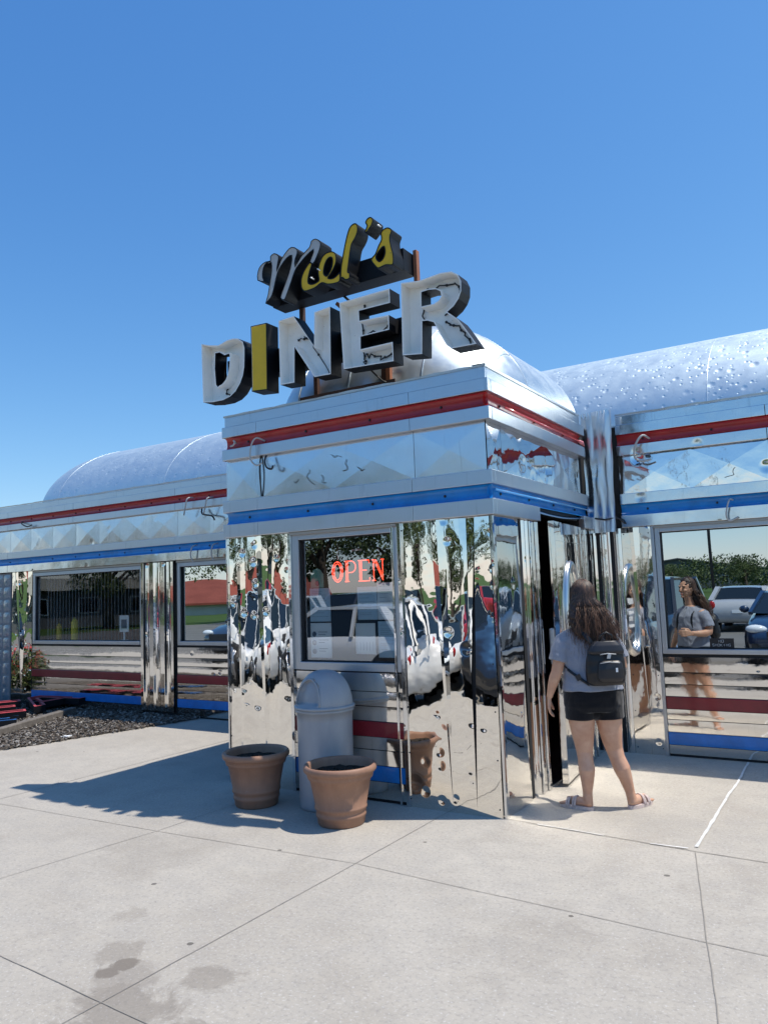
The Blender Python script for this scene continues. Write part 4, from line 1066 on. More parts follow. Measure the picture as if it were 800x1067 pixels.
b = MB(); b.box(-1.75, -.79, .07, .15, 3.225, 3.25); b.box(-1.75, -.79, .07, .078, 3.225, 3.275); sp(b.build('sign_rail', M['rust'], None, bevel=.002))
b = MB(); b.tube([(-1.02, .05, 3.40), (-.96, .06, 3.33), (-.90, .07, 3.27), (-.86, .05, 3.25)], .008, 6); b.tube([(-1.40, .12, 4.2), (-1.10, .13, 3.9), (-.98, .12, 3.6)], .012, 6); sp(b.build('sign_cable', M['wire'], None))
b = MB()
for x, z in ((-1.325, 4.22), (-1.395, 4.165), (-.735, 4.42)): b.tube([(x, YF + .02, z + .012), (x + .012, YF - .012, z), (x + .03, YF + .01, z - .014)], .006, 6)
sp(b.build('broken_tube', mat('white_ceramic', (.85, .85, .83), .2), None))

# ------------------------------------------------------------------ bin and planters
bin_ = empty('trash_can', (-1.335, -.252, 0), label='grey round litter bin with a domed swing lid under the OPEN window', cat='trash can')
gp = mat('bin_plastic', (.20, .215, .235), .42, 0, .5, .15); t = NT(gp)
c_ = t.ramp(t.noise(t.co((1, 1, .4)), 4, 5, .6), [(.3, (.29, .30, .315)), (.7, (.38, .39, .405))]); t.link(c_, t.p.inputs['Base Color'])
t.link(t.bump(t.noise(t.co(), 60, 2), .25, .002), t.p.inputs['Normal'])
R_ = .214
b = MB(); b.lathe([(0, .0), (R_ * .93, .0), (R_ * .95, .02), (R_ * .955, .05), (R_ * .985, .64), (R_, .70), (R_ + .010, .705), (R_ + .012, .725), (R_ * .98, .73), (0, .73)], 48)
b.build('bin_body', gp, bin_)
# domed lid with a push flap opening on its front-left
lid = MB(); n = 56; m = 22; vs = []; fs = []
adir = rad(262)
def lidp(th, ph):
    r = (R_ + .004) * math.cos(th) ** .82; z = .735 + .275 * math.sin(th)
    return Vector((r * math.cos(ph), r * math.sin(ph), z))
def inflap(p):
    q = p - Vector((0, 0, .735)); f = Vector((math.cos(adir), math.sin(adir), 0)); l = Vector((-f.y, f.x, 0))
    a, bb = q.dot(l), q.z
    return q.dot(f) > .02 and (a / .120) ** 2 + (max(0, bb - .028) / .19) ** 2 < 1 and bb > .022
for j in range(m + 1):
    for k in range(n):
        p = lidp(PI / 2 * j / m, 2 * PI * k / n)
        if inflap(p): p = Vector((p.x * .80, p.y * .80, p.z - .003))
        vs.append(p)
for j in range(m):
    for k in range(n): fs.append((j * n + k, j * n + (k + 1) % n, (j + 1) * n + (k + 1) % n, (j + 1) * n + k))
lid.add(vs, fs, 0, True)
lo = lid.build('bin_lid', gp, bin_, merge=True)
b = MB(); b.lathe([(R_ + .004, .725), (R_ + .018, .728), (R_ + .018, .748), (R_ + .003, .752)], 48); b.build('lid_rim', gp, lo)
f_ = Vector((math.cos(adir), math.sin(adir), 0)); l_ = Vector((-f_.y, f_.x, 0))
b = MB(); pts = []
for i in range(25):
    a = PI * i / 24; w_ = .124 * math.cos(a); zz = .76 + .192 * math.sin(a)
    th = math.asin(min(1, (zz - .735) / .275)); r = (R_ + .004) * math.cos(th) ** .82; fr = math.sqrt(max(0, r * r - w_ * w_))
    pts.append(l_ * w_ + f_ * fr + Vector((0, 0, zz)))
pts.append(pts[0]); b.tube(pts, .006, 6); b.build('flap_edge', gp, lo)

def pot_mat():
    m = mat('terracotta_plastic', (.36, .21, .145), .55, 0, .4); t = NT(m)
    c = t.ramp(t.noise(t.co((1, 1, .35)), 5, 5, .6), [(.3, (.25, .135, .085)), (.7, (.36, .20, .13))])
    c = t.mix(t.ramp(t.noise(t.co(), 30, 3, .7), [(.62, 0.0), (.78, .35)]), c, (.45, .33, .27))
    t.link(c, t.p.inputs['Base Color']); t.link(t.bump(t.noise(t.co(), 50, 2), .3, .002), t.p.inputs['Normal']); return m
M['pot'] = pot_mat(); M['soil'] = rough_ground('potting_soil', (.02, .016, .013), (.06, .05, .04), 60, .02)
def planter(loc, s, label):
    root = empty('planter', loc, label=label, cat='planter', group='brown planters by the bin')
    P = [(0, .0), (.195, .0), (.205, .012), (.212, .06), (.220, .066), (.221, .085), (.215, .092), (.222, .118), (.230, .124), (.231, .142), (.225, .150), (.268, .345), (.284, .352), (.290, .368), (.292, .392), (.308, .398), (.320, .410), (.323, .430), (.317, .447), (.304, .456), (.288, .450), (.280, .43), (.270, .36), (.0, .355)]
    b = MB(); b.lathe([(r * s, z * s) for r, z in P[:-2]] + [(.262 * s, .32 * s)], 64); b.build('pot', M['pot'], root)
    sl = MB(); rr = random.Random(9)
    sl.grid(lambda u, v: ((.272 * s * v) * math.cos(2 * PI * u), (.272 * s * v) * math.sin(2 * PI * u), (.385 + .016 * noise.noise(Vector((math.cos(2 * PI * u) * v * 6, math.sin(2 * PI * u) * v * 6, s)))) * s), 40, 14)
    for i in range(40):
        a = rr.random() * 6.28; r = rr.random() ** .5 * .24 * s
        sl.ball((r * math.cos(a), r * math.sin(a), .39 * s), rr.uniform(.006, .014), rr.uniform(.006, .014), rr.uniform(.004, .01), 6)
    sl.build('soil', M['soil'], root)
    root.scale = (.80, .80, .89)
    return root
planter((-1.86, -.45, 0), 1, 'shaded brown round planter left of the grey bin')
planter((-.985, -.56, 0), 1, 'brown round planter in front of the grey bin with a sunlit rim')

# ------------------------------------------------------------------ in the windows
yg = .012 + .03
neon = empty('neon_sign', (-1.22, yg + .045, 1.69), label='red glowing OPEN sign hanging inside the vestibule window', cat='neon sign')
def nn(x, z): return (x + 1.22, 0, z - 1.69)
X0, X1, Z0, Z1 = -1.483, -.955, 1.680, 1.845
cw = (X1 - X0) / 4
def ntube(paths, r=.0065):
    b = MB()
    for P in paths: b.tube([nn(*p) for p in P], r, 8)
    return b.build('neon_letter', M['neon'], neon)
def L_(i, u, v): return (X0 + (i + .06 + u * .86) * cw, Z0 + v * (Z1 - Z0))
el = [L_(0, .5 + .46 * math.cos(a), .5 + .5 * math.sin(a)) for a in [2 * PI * k / 24 for k in range(25)]]
el2 = [L_(0, .5 + .30 * math.cos(a), .5 + .40 * math.sin(a)) for a in [2 * PI * k / 24 for k in range(25)]]
ntube([el, el2], .0031)
ntube([[L_(1, .0, 0), L_(1, .35, 0)], [L_(1, .10, 0), L_(1, .10, 1)], [L_(1, .24, 0), L_(1, .24, 1)], [L_(1, 0, 1)] + [L_(1, .55 + .38 * math.cos(a), .72 + .28 * math.sin(a)) for a in [PI / 2 - PI * k / 12 for k in range(13)]] + [L_(1, .24, .44)]], .0033)
ntube([[L_(2, 0, 1), L_(2, .92, 1), L_(2, .92, .85)], [L_(2, 0, 0), L_(2, .95, 0), L_(2, .95, .16)], [L_(2, .12, 0), L_(2, .12, 1)], [L_(2, .26, 0), L_(2, .26, 1)], [L_(2, .26, .52), L_(2, .70, .52)]], .0033)
ntube([[L_(3, 0, 0), L_(3, .28, 0)], [L_(3, .14, 0), L_(3, .14, 1)], [L_(3, 0, 1), L_(3, .20, 1), L_(3, .88, .0)], [L_(3, .32, 1), L_(3, .88, .16)], [L_(3, .88, 0), L_(3, .88, 1)], [L_(3, .74, 1), L_(3, 1.0, 1)]], .0033)
b = MB(); b.tube([(-.20, .01, .17), (-.20, .012, .38)], .0015, 5); b.tube([(.20, .01, .17), (.20, .012, .38)], .0015, 5); b.box(-.05, .05, -.005, .0, .235, .25); b.build('hanger', M['cable'], neon)
def sheet(name, x0, x1, z0, z1, m, label, extra=None, pts=None, cat='notice'):
    if extra is None and cat == 'notice':
        rr_ = random.Random(int(x0 * 1000)); z = z1 - .03; L_n = []
        while z > z0 + .03: L_n.append((x0 + .02, x0 + .02 + (x1 - x0 - .04) * rr_.uniform(.45, 1), z, z + .0035)); z -= rr_.choice((.014, .014, .014, .03))
        extra = [('print', L_n, M['print_soft'])]
    root = empty(name, ((x0 + x1) / 2, yg + .008, z0), label=label, cat=cat, group='notices taped inside the vestibule window')
    b = MB(); cx = (x0 + x1) / 2
    if pts: b.add([(x - cx, 0, z - z0) for x, z in pts] + [(x - cx, .0012, z - z0) for x, z in pts], [tuple(range(len(pts))), tuple(range(len(pts), 2 * len(pts)))])
    else: b.box(x0 - cx, x1 - cx, 0, .0015, 0, z1 - z0)
    b.build('sheet', m, root)
    if extra:
        for nm, bb, mm in extra:
            e = MB()
            for q in bb:
                if len(q) == 4: e.box(q[0] - cx, q[1] - cx, -.0012, -.0002, q[2] - z0, q[3] - z0)
                else: e.tube([(q[0] - cx, -.0010, q[1] - z0), (q[0] - cx, -.0004, q[1] - z0)], q[2], 16)
            e.build(nm, mm, root)
    return root
sheet('sticker', -1.668, -1.535, 1.64, 1.80, M['paper_green'], 'pale green arched sticker at the top left of the notices', [('print', [(-1.60, 1.675, .022)], M['print'])], [(-1.668, 1.64), (-1.535, 1.64), (-1.535, 1.75), (-1.57, 1.79), (-1.60, 1.80), (-1.635, 1.79), (-1.668, 1.75)], 'sticker')
sheet('notice_sheet', -1.682, -1.472, 1.362, 1.635, M['paper_blue'], 'pale blue sheet under the green sticker')
sheet('notice_sheet', -1.682, -1.470, 1.068, 1.350, M['paper'], 'white sheet with three dark round marks down its left', [('print', [(-1.645, 1.26, .022), (-1.645, 1.19, .022), (-1.645, 1.12, .022)] + [(-1.60, -1.60 + w_, z, z + .004) for z, w_ in ((1.275, .09), (1.255, .07), (1.21, .10), (1.19, .06), (1.14, .09), (1.12, .07))], M['print'])])
sheet('notice_sheet', -1.205, -1.020, 1.372, 1.632, M['paper_blue'], 'pale blue sheet below the letter E of the OPEN sign')
sheet('notice_sheet', -1.016, -.846, 1.372, 1.660, M['paper'], 'tallest pale sheet at the right edge of the window, below the letter N')
sheet('notice_sheet', -1.232, -1.045, 1.103, 1.345, M['paper'], 'white sheet with a faint table of lines, lower middle right', [('print', [(-1.22 + .03 * i, -1.2185 + .03 * i, 1.13, 1.20) for i in range(6)], M['print'])])
sheet('notice_sheet', -1.018, -.846, 1.078, 1.358, M['paper_blue'], 'pale sheet in the lower right corner of the window')
# small black notice in the right wing window
root = empty('window_sign', (1.105, Y + .022, .975), label='small black NO SMOKING plate low in the right wing window', cat='sign')
b = MB(); b.box(-.10, .10, .0, .004, 0, .085); b.build('plate', M['sticker'], root)
FONT = {'N': [[(0, 0), (0, 1), (1, 0), (1, 1)]], 'O': [[(0, 0), (0, 1), (1, 1), (1, 0), (0, 0)]], 'S': [[(0, 0), (1, 0), (1, .5), (0, .5), (0, 1), (1, 1)]], 'M': [[(0, 0), (0, 1), (.5, .4), (1, 1), (1, 0)]], 'K': [[(0, 0), (0, 1)], [(1, 1), (0, .5), (1, 0)]], 'I': [[(.5, 0), (.5, 1)]], 'G': [[(1, 1), (0, 1), (0, 0), (1, 0), (1, .5), (.5, .5)]]}
b = MB()
for word, z, s_ in (('NO', .050, .020), ('SMOKING', .016, .018)):
    x = -len(word) * s_ * .62
    for chh in word:
        for st in FONT[chh]: b.tube([(x + p[0] * s_ * .8, -.001, z + p[1] * s_ * 1.1) for p in st], .0015, 4)
        x += s_ * 1.25
b.build('lettering', M['paper'], root)
# vertical blinds and bottles in the left wing window
bl = empty('vertical_blind', (-7.75, Y + .16, 1.0), label='grey vertical blind behind the left wing window', cat='blind')
b = MB(); vs = []
for i in range(31):
    x = -1.14 + i * .077; a = -.85
    b.add([(x - .035 * math.cos(a), -.035 * math.sin(a), 0), (x + .035 * math.cos(a), .035 * math.sin(a), 0), (x + .035 * math.cos(a), .035 * math.sin(a), 1.04), (x - .035 * math.cos(a), -.035 * math.sin(a), 1.04)], [(0, 1, 2, 3)])
b.build('vanes', M['blind'], bl, recalc=False)
b = MB(); b.box(-1.2, 1.2, -.03, .03, 1.04, 1.08); b.build('head_rail', M['alu'], bl)
def bottle(x, s, m, label):
    r = empty('condiment_bottle', (x, Y + .085, 1.012), label=label, cat='bottle', group='bottles on the sill of the left wing window')
    b = MB(); b.lathe([(0, 0), (.045 * s, 0), (.048 * s, .02), (.048 * s, .26 * s), (.044 * s, .275 * s), (.030 * s, .28 * s)], 20); b.build('body', m, r)
    b = MB(); b.lathe([(.034 * s, .28 * s), (.034 * s, .30 * s), (.014 * s, .305 * s), (.010 * s, .325 * s), (0, .325 * s)], 16); b.build('cap', m, r)
bottle(-8.12, 1.05, M['mustard'], 'taller yellow squeeze bottle on the window sill')
bottle(-8.50, .80, mat('mustard_dark', (.55, .38, .04), .4), 'shorter darker yellow squeeze bottle on the window sill')
sl = MB(); sl.box(-9.0, -6.48, Y + .07, Y + .13, .99, 1.012); sl.build('window_ledge', M['alu'], diner)
# framed card leaning in the same window
r = empty('table_card', (-6.98, Y + .085, 1.012), label='white framed table card at the right of the blind', cat='card stand')
b = MB(); b.box(-.10, .10, 0, .008, .12, .36); b.build('card', M['paper'], r); b = MB(); b.box(-.06, .06, -.002, .0, .17, .30); b.build('print', M['print'], r); b = MB(); b.box(-.015, .015, 0, .01, 0, .12); b.box(-.06, .06, -.02, .03, 0, .008); b.build('stand', M['paper'], r)

# ------------------------------------------------------------------ things on the mulch
def timber(a, b_, w_, h_, label):
    a, b_ = Vector((*a, 0)), Vector((*b_, 0)); d_ = b_ - a; ang = math.atan2(d_.y, d_.x)
    o = MB(); L = d_.length; o.box(0, L, -w_ / 2, w_ / 2, .0, h_)
    ob = o.build('landscape_timber', M['timber'], None, bevel=.012); ob.location = a; ob.rotation_euler = (0, 0, ang)
    tag(ob, label, 'timber', 'timbers edging the mulch bed')
M['timber'] = rough_ground('weathered_timber', (.13, .115, .10), (.26, .235, .21), 14, .006)
timber((-6.62, .02), (-7.50, 2.02), .10, .10, 'long weathered grey timber crossing the mulch bed')
timber((-9.3, 1.95), (-11.0, 2.15), .10, .10, 'short timber at the foot of the glass block wall')
M['old_red'] = paint('faded_red_paint', (.45, .06, .07), .6, 0, .45); M['old_blue'] = paint('faded_blue_paint', (.02, .12, .34), .6, 0, .4)
def old_letter(outer, hole, loc, rz, m, label, tilt=(0, 0)):
    root = empty('old_sign_letter', loc, rz, label=label, cat='sign letter', group='old sign letters lying on the mulch')
    root.rotation_euler = (tilt[0], tilt[1], rz)
    polys = [outer] + hole
    b = MB(); d_ = .09
    for p in polys:
        n = len(p); b.add([(x, y, 0) for x, y in p] + [(x, y, d_) for x, y in p], [(i, (i + 1) % n, n + (i + 1) % n, n + i) for i in range(n)], 0)
    tr = tessellate_polygon([[Vector((x, y, 0)) for x, y in p] for p in polys]); fl_ = [q for p in polys for q in p]
    b.add([(x, y, .035) for x, y in fl_], [tuple(t) for t in tr], 0)
    b.build('letter_can', M['black'], root)
    f = MB()
    for i, p in enumerate(polys):
        q = inset(p, .035 if i == 0 else -.035); n = len(p)
        f.add([(x, y, d_ + .002) for x, y in p] + [(x, y, d_ + .004) for x, y in q], [(i_, (i_ + 1) % n, n + (i_ + 1) % n, n + i_) for i_ in range(n)], 0)
        f.add([(x, y, d_ + .004) for x, y in q] + [(x, y, .04) for x, y in q], [(i_, (i_ + 1) % n, n + (i_ + 1) % n, n + i_) for i_ in range(n)], 0)
    f.build('painted_rim', m, root, recalc=False)
Apoly = [(0, 0), (.16, 0), (.24, .30), (.56, .30), (.64, 0), (.80, 0), (.50, 1.05), (.30, 1.05)]
Ahole = [(.29, .42), (.51, .42), (.43, .80), (.37, .80)]
Epoly = [(0, 0), (.62, 0), (.62, .16), (.18, .16), (.18, .42), (.52, .42), (.52, .58), (.18, .58), (.18, .84), (.62, .84), (.62, 1.0), (0, 1.0)]
old_letter(Apoly, [Ahole], (-7.85, 1.65, .05), rad(78), M['old_red'], 'faded red open channel letter lying flat, nearest the wall', (0, rad(-3)))
old_letter(Epoly, [], (-7.95, .85, .04), rad(62), M['old_red'], 'faded red and black channel letter lying flat behind the blue one', (rad(3), 0))
old_letter(Epoly, [], (-7.35, .32, .05), rad(55), M['old_blue'], 'faded blue channel letter lying beside the long timber', (rad(-4), 0))
old_letter([(0, 0), (.5, 0), (.5, .2), (0, .2)], [], (-8.6, 2.0, .04), rad(10), M['black'], 'small black channel piece lying against the wall')
# litter
lit = MB(); lit.obox((-5.85, .72, .03), (.06, .02, .004), (-.015, .04, .0), (0, 0, .006)); tag(lit.build('paper_scrap', M['paper'], None), 'white paper scrap at the mulch edge', 'litter')

# flowering shrub just outside the left edge (seen in the polished steel)
def leaf_cloud(b, c, r, n, s, mats, rs_, flat=1.0):
    for i in range(n):
        while True:
            p = Vector((rs_.uniform(-1, 1), rs_.uniform(-1, 1), rs_.uniform(-1, 1)))
            if .35 < p.length < 1: break
        p = Vector((c[0] + p.x * r[0], c[1] + p.y * r[1], c[2] + p.z * r[2]))
        a = Vector((rs_.gauss(0, 1), rs_.gauss(0, 1), rs_.gauss(0, 1))).normalized(); q = a.orthogonal().normalized(); w_ = a.cross(q)
        k = s * rs_.uniform(.6, 1.3)
        b.add([p - q * k, p + w_ * k * .45, p + q * k, p - w_ * k * .45], [(0, 1, 2, 3)], rs_.choice(mats))
M['leaf_a'] = mat('leaf_mid', (.060, .088, .020), .6); M['leaf_b'] = mat('leaf_light', (.10, .13, .032), .6); M['leaf_c'] = mat('leaf_dark', (.025, .05, .014), .6)
M['bark'] = rough_ground('bark', (.07, .055, .04), (.14, .11, .085), 12, .02); M['flower'] = mat('flower_red', (.55, .03, .03), .6)
sh = empty('flowering_shrub', (-11.0, 1.25, 0), label='low bushy shrub with red flowers by the left end of the diner', cat='shrub')
b = MB(); r2 = random.Random(2)
leaf_cloud(b, (0, 0, .38), (.50, .42, .36), 1100, .05, [0, 1, 2], r2); b.build('foliage', [M['leaf_a'], M['leaf_b'], M['leaf_c']], sh, recalc=False)
b = MB(); leaf_cloud(b, (0, 0, .55), (.48, .38, .30), 260, .035, [0], r2); b.build('flowers', M['flower'], sh, recalc=False)
b = MB()
for i in range(9): a = i * .7; b.tube([(0, 0, 0), (.2 * math.cos(a), .2 * math.sin(a), .3), (.4 * math.cos(a), .35 * math.sin(a), .6)], [.02, .012, .006], 6)
b.build('stems', M['bark'], sh)
# ------------------------------------------------------------------ cars in the lot (behind the camera, seen in the steel and glass)
M['tyre'] = mat('tyre', (.012, .012, .013), .8); M['rim'] = mat('rim_alloy', (.5, .5, .52), .3, .9)
M['carglass'] = mat('car_glass', (.012, .016, .018), .03, 0, .6); M['headlamp'] = mat('headlamp', (.75, .78, .8), .1, 0, .6); M['taillamp'] = mat('taillamp', (.35, .01, .01), .2)
M['plastic'] = mat('bumper_plastic', (.02, .02, .022), .6)
def car(loc, rz, colour, label, L=4.6, Wd=1.84, H=1.62, hood=.98, suv=True, name='parked_car', rear=.45):
    """local +y = nose; origin on the ground at the middle"""
    root = empty(name, loc, rz, label=label, cat='car', group='cars parked in front of the diner')
    pm = mat('car_paint', colour, .28, 0, .5, 1.0)
    b = MB(); hl = L / 2
    st = [(-hl, .46, .70, .80), (-hl + .08, .32, .92, .93), (-hl + .5, .26, 1.02, .99), (-.9, .22, 1.02, 1.0), (.4, .22, 1.00, 1.0), (1.0, .24, hood + .02, 1.0), (1.6, .28, hood - .05, .98), (hl - .30, .30, hood - .16, .93), (hl - .08, .32, hood - .26, .84), (hl, .42, .62, .72)]
    n = 14; vs = []
    for y, zb, zt, wf in st:
        hw_ = Wd / 2 * wf
        ring = [(-hw_ * .85, zb), (-hw_ * .97, zb + .06), (-hw_, zb + (zt - zb) * .45), (-hw_ * .985, zb + (zt - zb) * .75), (-hw_ * .93, zt - .02), (-hw_ * .80, zt + .015), (-hw_ * .3, zt + .03), (hw_ * .3, zt + .03), (hw_ * .80, zt + .015), (hw_ * .93, zt - .02), (hw_ * .985, zb + (zt - zb) * .75), (hw_, zb + (zt - zb) * .45), (hw_ * .97, zb + .06), (hw_ * .85, zb)]
        vs += [(x, y, z) for x, z in ring]
    b.add(vs, [(i * n + k, i * n + (k + 1) % n, (i + 1) * n + (k + 1) % n, (i + 1) * n + k) for i in range(len(st) - 1) for k in range(n)] + [tuple(range(n)), tuple((len(st) - 1) * n + k for k in range(n))], 0, True)
    # roof skin and pillars
    yr0, yr1 = (-hl + rear, .35) if suv else (-hl + 1.15, .25)
    yb0, yb1 = (-hl + rear - .30, 1.15) if suv else (-hl + .55, 1.2)
    rw, bw = Wd / 2 * .74, Wd / 2 * .93; zt = H; zb = .98
    b.grid(lambda u, v: ((2 * u - 1) * rw, yr0 + v * (yr1 - yr0), zt - .05 * (2 * u - 1) ** 4 - .05 * (2 * v - 1) ** 2), 10, 8)
    for s_ in (-1, 1):
        b.beam((s_ * bw, yb1, zb), (s_ * rw, yr1, zt - .05), .07, .07); b.beam((s_ * bw, yb0, zb), (s_ * rw, yr0, zt - .06), .16, .12)
        b.beam((s_ * rw, yr0, zt - .06), (s_ * rw, yr1, zt - .06), .06, .05)
        ym = (yr0 + yr1) / 2 + .1; b.beam((s_ * bw, ym, zb), (s_ * rw, ym, zt - .06), .08, .06)
        b.beam((s_ * bw * .99, yr0 + .0, zb), (s_ * rw * 1.0, yr0 + .42, zt - .06), .30, .05)
        # door mirror
        b.ball((s_ * (bw + .14), .92, 1.06), .10, .06, .08, 10)
    body = b.build('car_body', pm, root, recalc=True)
    g_ = MB(); g_.add([(-bw, yb0, zb), (bw, yb0, zb), (bw, yb1, zb), (-bw, yb1, zb), (-rw, yr0, zt - .07), (rw, yr0, zt - .07), (rw, yr1, zt - .07), (-rw, yr1, zt - .07)], [(0, 1, 5, 4), (1, 2, 6, 5), (2, 3, 7, 6), (3, 0, 4, 7)])
    g_.build('car_window', M['carglass'], root)
    for y_ in (-L * .29, L * .31):
        for s_ in (-1, 1):
            x = s_ * Wd / 2 * .96
            a = MB(); a.tube([(x - s_ * .20, y_, .36), (x + s_ * .035, y_, .36)], .43, 28); a.build('wheel_arch', M['plastic'], root)
            w_ = MB(); w_.tube([(x - s_ * .16, y_, .35), (x + s_ * .02, y_, .35), (x + s_ * .05, y_, .35)], [.35, .35, .31], 28)
            wo = w_.build('wheel', M['tyre'], root)
            r_ = MB(); r_.tube([(x + s_ * .03, y_, .35), (x + s_ * .056, y_, .35)], .21, 20)
            for k in range(5): a_ = k * 1.2566; r_.beam((x + s_ * .060, y_, .35), (x + s_ * .060, y_ + .2 * math.cos(a_), .35 + .2 * math.sin(a_)), .05, .02)
            r_.build('rim', M['rim'], wo)
    for s_ in (-1, 1):
        a = MB(); a.ball((s_ * Wd * .36, hl - .14, .72), .19, .10, .085, 14); a.build('headlight', M['headlamp'], root)
        a = MB(); a.ball((s_ * Wd * .41, -hl + .06, .86), .10, .06, .15, 14); a.build('taillight', M['taillamp'], root)
    a = MB(); a.box(-.48, .48, hl - .12, hl + .005, .52, .68); a.box(-.75, .75, hl - .14, hl - .01, .34, .46); a.build('grille', M['plastic'], root)
    a = MB(); a.box(-.16, .16, -hl - .02, -hl + .06, .60, .70); a.build('number_plate', M['paper'], root)
    return root
zc = -.135
car((-5.40, -6.12, zc), PI / 2, (.74, .74, .73), 'white hatchback parked along the kerb, seen in the vestibule window', 4.15, 1.80, 1.52, rear=.62)
car((-2.0, -7.55, zc), 0, (.012, .013, .016), 'black tall SUV nosed up to the kerb, left of the camera', 4.8, 1.96, 1.82, 1.06)
car((1.05, -8.55, zc), 0, (.015, .035, .085), 'dark blue sedan nosed up to the kerb, reflected in the right wing window', 4.7, 1.84, 1.47, .92, False)
car((-9.9, -8.1, zc), 0, (.70, .70, .69), 'white SUV nosed up to the kerb, second from the left', 4.7, 1.88, 1.70)
car((-12.9, -8.0, zc), 0, (.03, .035, .045), 'charcoal sedan nosed up to the kerb, leftmost of the front row', 4.5, 1.82, 1.48, .92, False)
car((4.6, -8.1, zc), 0, (.35, .36, .37), 'silver car nosed up to the kerb, right of the blue sedan', 4.6, 1.84, 1.50, .93, False)
car((7.6, -8.1, zc), 0, (.70, .70, .69), 'white sedan at the right end of the front row', 4.6, 1.84, 1.48, .93, False)
for i, (x, c, lb, suv) in enumerate([(-14, (.05, .05, .06), 'charcoal SUV in the far row, leftmost', True), (-8, (.38, .02, .02), 'bright red car in the far row', False), (-4.5, (.68, .68, .67), 'white van-like car in the far row between red and silver', True), (-1.2, (.4, .41, .42), 'silver car in the far row beside the white one', False), (1.8, (.66, .66, .66), 'pale sedan in the far row beside a maroon one', False), (4.8, (.14, .012, .02), 'maroon SUV in the far row', True), (8.0, (.03, .05, .10), 'navy car in the far row, rightmost', False)]):
    car((x, -18.3, zc), PI if i % 2 else 0, c, lb, 4.6, 1.86, 1.68 if suv else 1.48, .96, suv)

# ------------------------------------------------------------------ far side of the lot
def wavy_wall_box(b, x0, x1, y0, y1, z0, z1, mi=0): b.box(x0, x1, y0, y1, z0, z1, mi)
M['stucco'] = rough_ground('pale_stucco', (.50, .48, .44), (.58, .56, .52), 20, .003)
M['roofred'] = rough_ground('red_roof', (.20, .05, .035), (.28, .08, .055), 8, .02); M['roofgrey'] = rough_ground('grey_roof', (.09, .10, .11), (.14, .15, .16), 8, .02)
def building(loc, rz, sx, sy, he, hr, wall, roof, label, gable=True, nwin=6):
    root = empty('building', loc, rz, label=label, cat='building')
    b = MB(); b.box(-sx / 2, sx / 2, -sy / 2, sy / 2, 0, he)
    if gable: b.add([(-sx / 2, -sy / 2, he), (sx / 2, -sy / 2, he), (0, -sy / 2, he + hr), (-sx / 2, sy / 2, he), (sx / 2, sy / 2, he), (0, sy / 2, he + hr)], [(0, 1, 2), (3, 5, 4)])
    b.build('wall', wall, root)
    r = MB()
    if gable:
        o = .5
        for s_ in (-1, 1):
            r.add([(0, -sy / 2 - o, he + hr + .12), (0, sy / 2 + o, he + hr + .12), (s_ * (sx / 2 + o), sy / 2 + o, he - .1), (s_ * (sx / 2 + o), -sy / 2 - o, he - .1), (0, -sy / 2 - o, he + hr - .1), (0, sy / 2 + o, he + hr - .1), (s_ * (sx / 2 + o), sy / 2 + o, he - .3), (s_ * (sx / 2 + o), -sy / 2 - o, he - .3)], [(0, 1, 2, 3), (4, 7, 6, 5), (0, 3, 7, 4), (3, 2, 6, 7), (1, 5, 6, 2)])
    else: r.box(-sx / 2 - .8, sx / 2 + .8, -sy / 2 - .8, sy / 2 + .8, he + .001, he + hr)
    r.build('roof', roof, root)
    for i in range(nwin):
        x = -sx / 2 + (i + .5) * sx / nwin
        f = MB(); f.box(x - .7, x + .7, sy / 2 - .02, sy / 2 + .05, .9, he - .5); fo = f.build('window', M['alu'], root)
        g2 = MB(); g2.box(x - .62, x + .62, sy / 2 + .052, sy / 2 + .06, .98, he - .58); g2.build('pane', M['carglass'], fo)
    return root
building((-27, -150, -.14), 0, 40, 24, 2.9, 2.9, M['roofgrey'], M['roofgrey'], 'long grey gabled building far across the lot', True, 5)
building((-58, -50, -.14), rad(45), 13, 30, 1.3, 2.1, M['stucco'], M['roofred'], 'pale building with a broad red roof beyond the lawn', True, 8)
building((-46.2, -24.5, -.14), rad(-53), 13, 9, 2.5, .75, M['roofgrey'], M['stucco'], 'low dark building with a thick white roof edge left of the lot', False, 4)
# trees
def tree(loc, h, cr, seed, label, n=2600):
    root = empty('tree', loc, label=label, cat='tree', group='trees across the parking lot')
    r = random.Random(seed); b = MB(); tk = h * .045
    b.tube([(0, 0, 0), (.05 * h * r.uniform(-1, 1) * .3, 0, h * .25), (0, .05, h * .5), (.05, 0, h * .8)], [tk, tk * .75, tk * .5, tk * .15], 10)
    cl = []
    for i in range(11):
        a = r.uniform(0, 6.28); z = h * r.uniform(.35, .9); d_ = cr * r.uniform(.35, .85) * (1.15 - abs(z / h - .55))
        e = Vector((d_ * math.cos(a), d_ * math.sin(a), z)); b.tube([(0, 0, z * .6), e * .5 + Vector((0, 0, z * .42)), e], [tk * .35, tk * .2, tk * .06], 6); cl.append(e)
    b.build('trunk', M['bark'], root)
    f = MB()
    for e in cl + [Vector((0, 0, h * .92))]:
        s_ = cr * r.uniform(.28, .48); leaf_cloud(f, e, (s_, s_, s_ * .75), n // 12, h * .016, [r.choice((0, 1, 2)), r.choice((0, 1, 2)), 0], r)
    f.build('crown', [M['leaf_a'], M['leaf_b'], M['leaf_c']], root, recalc=False)
    return root
protos = [tree((-24, -30, -.14), 8.5, 3.6, 20, 'tallest bushy tree left across the lot', 7000), tree((-31, -27, -.14), 7.6, 3.6, 24, 'rounded tree beside the low white building', 7000)]
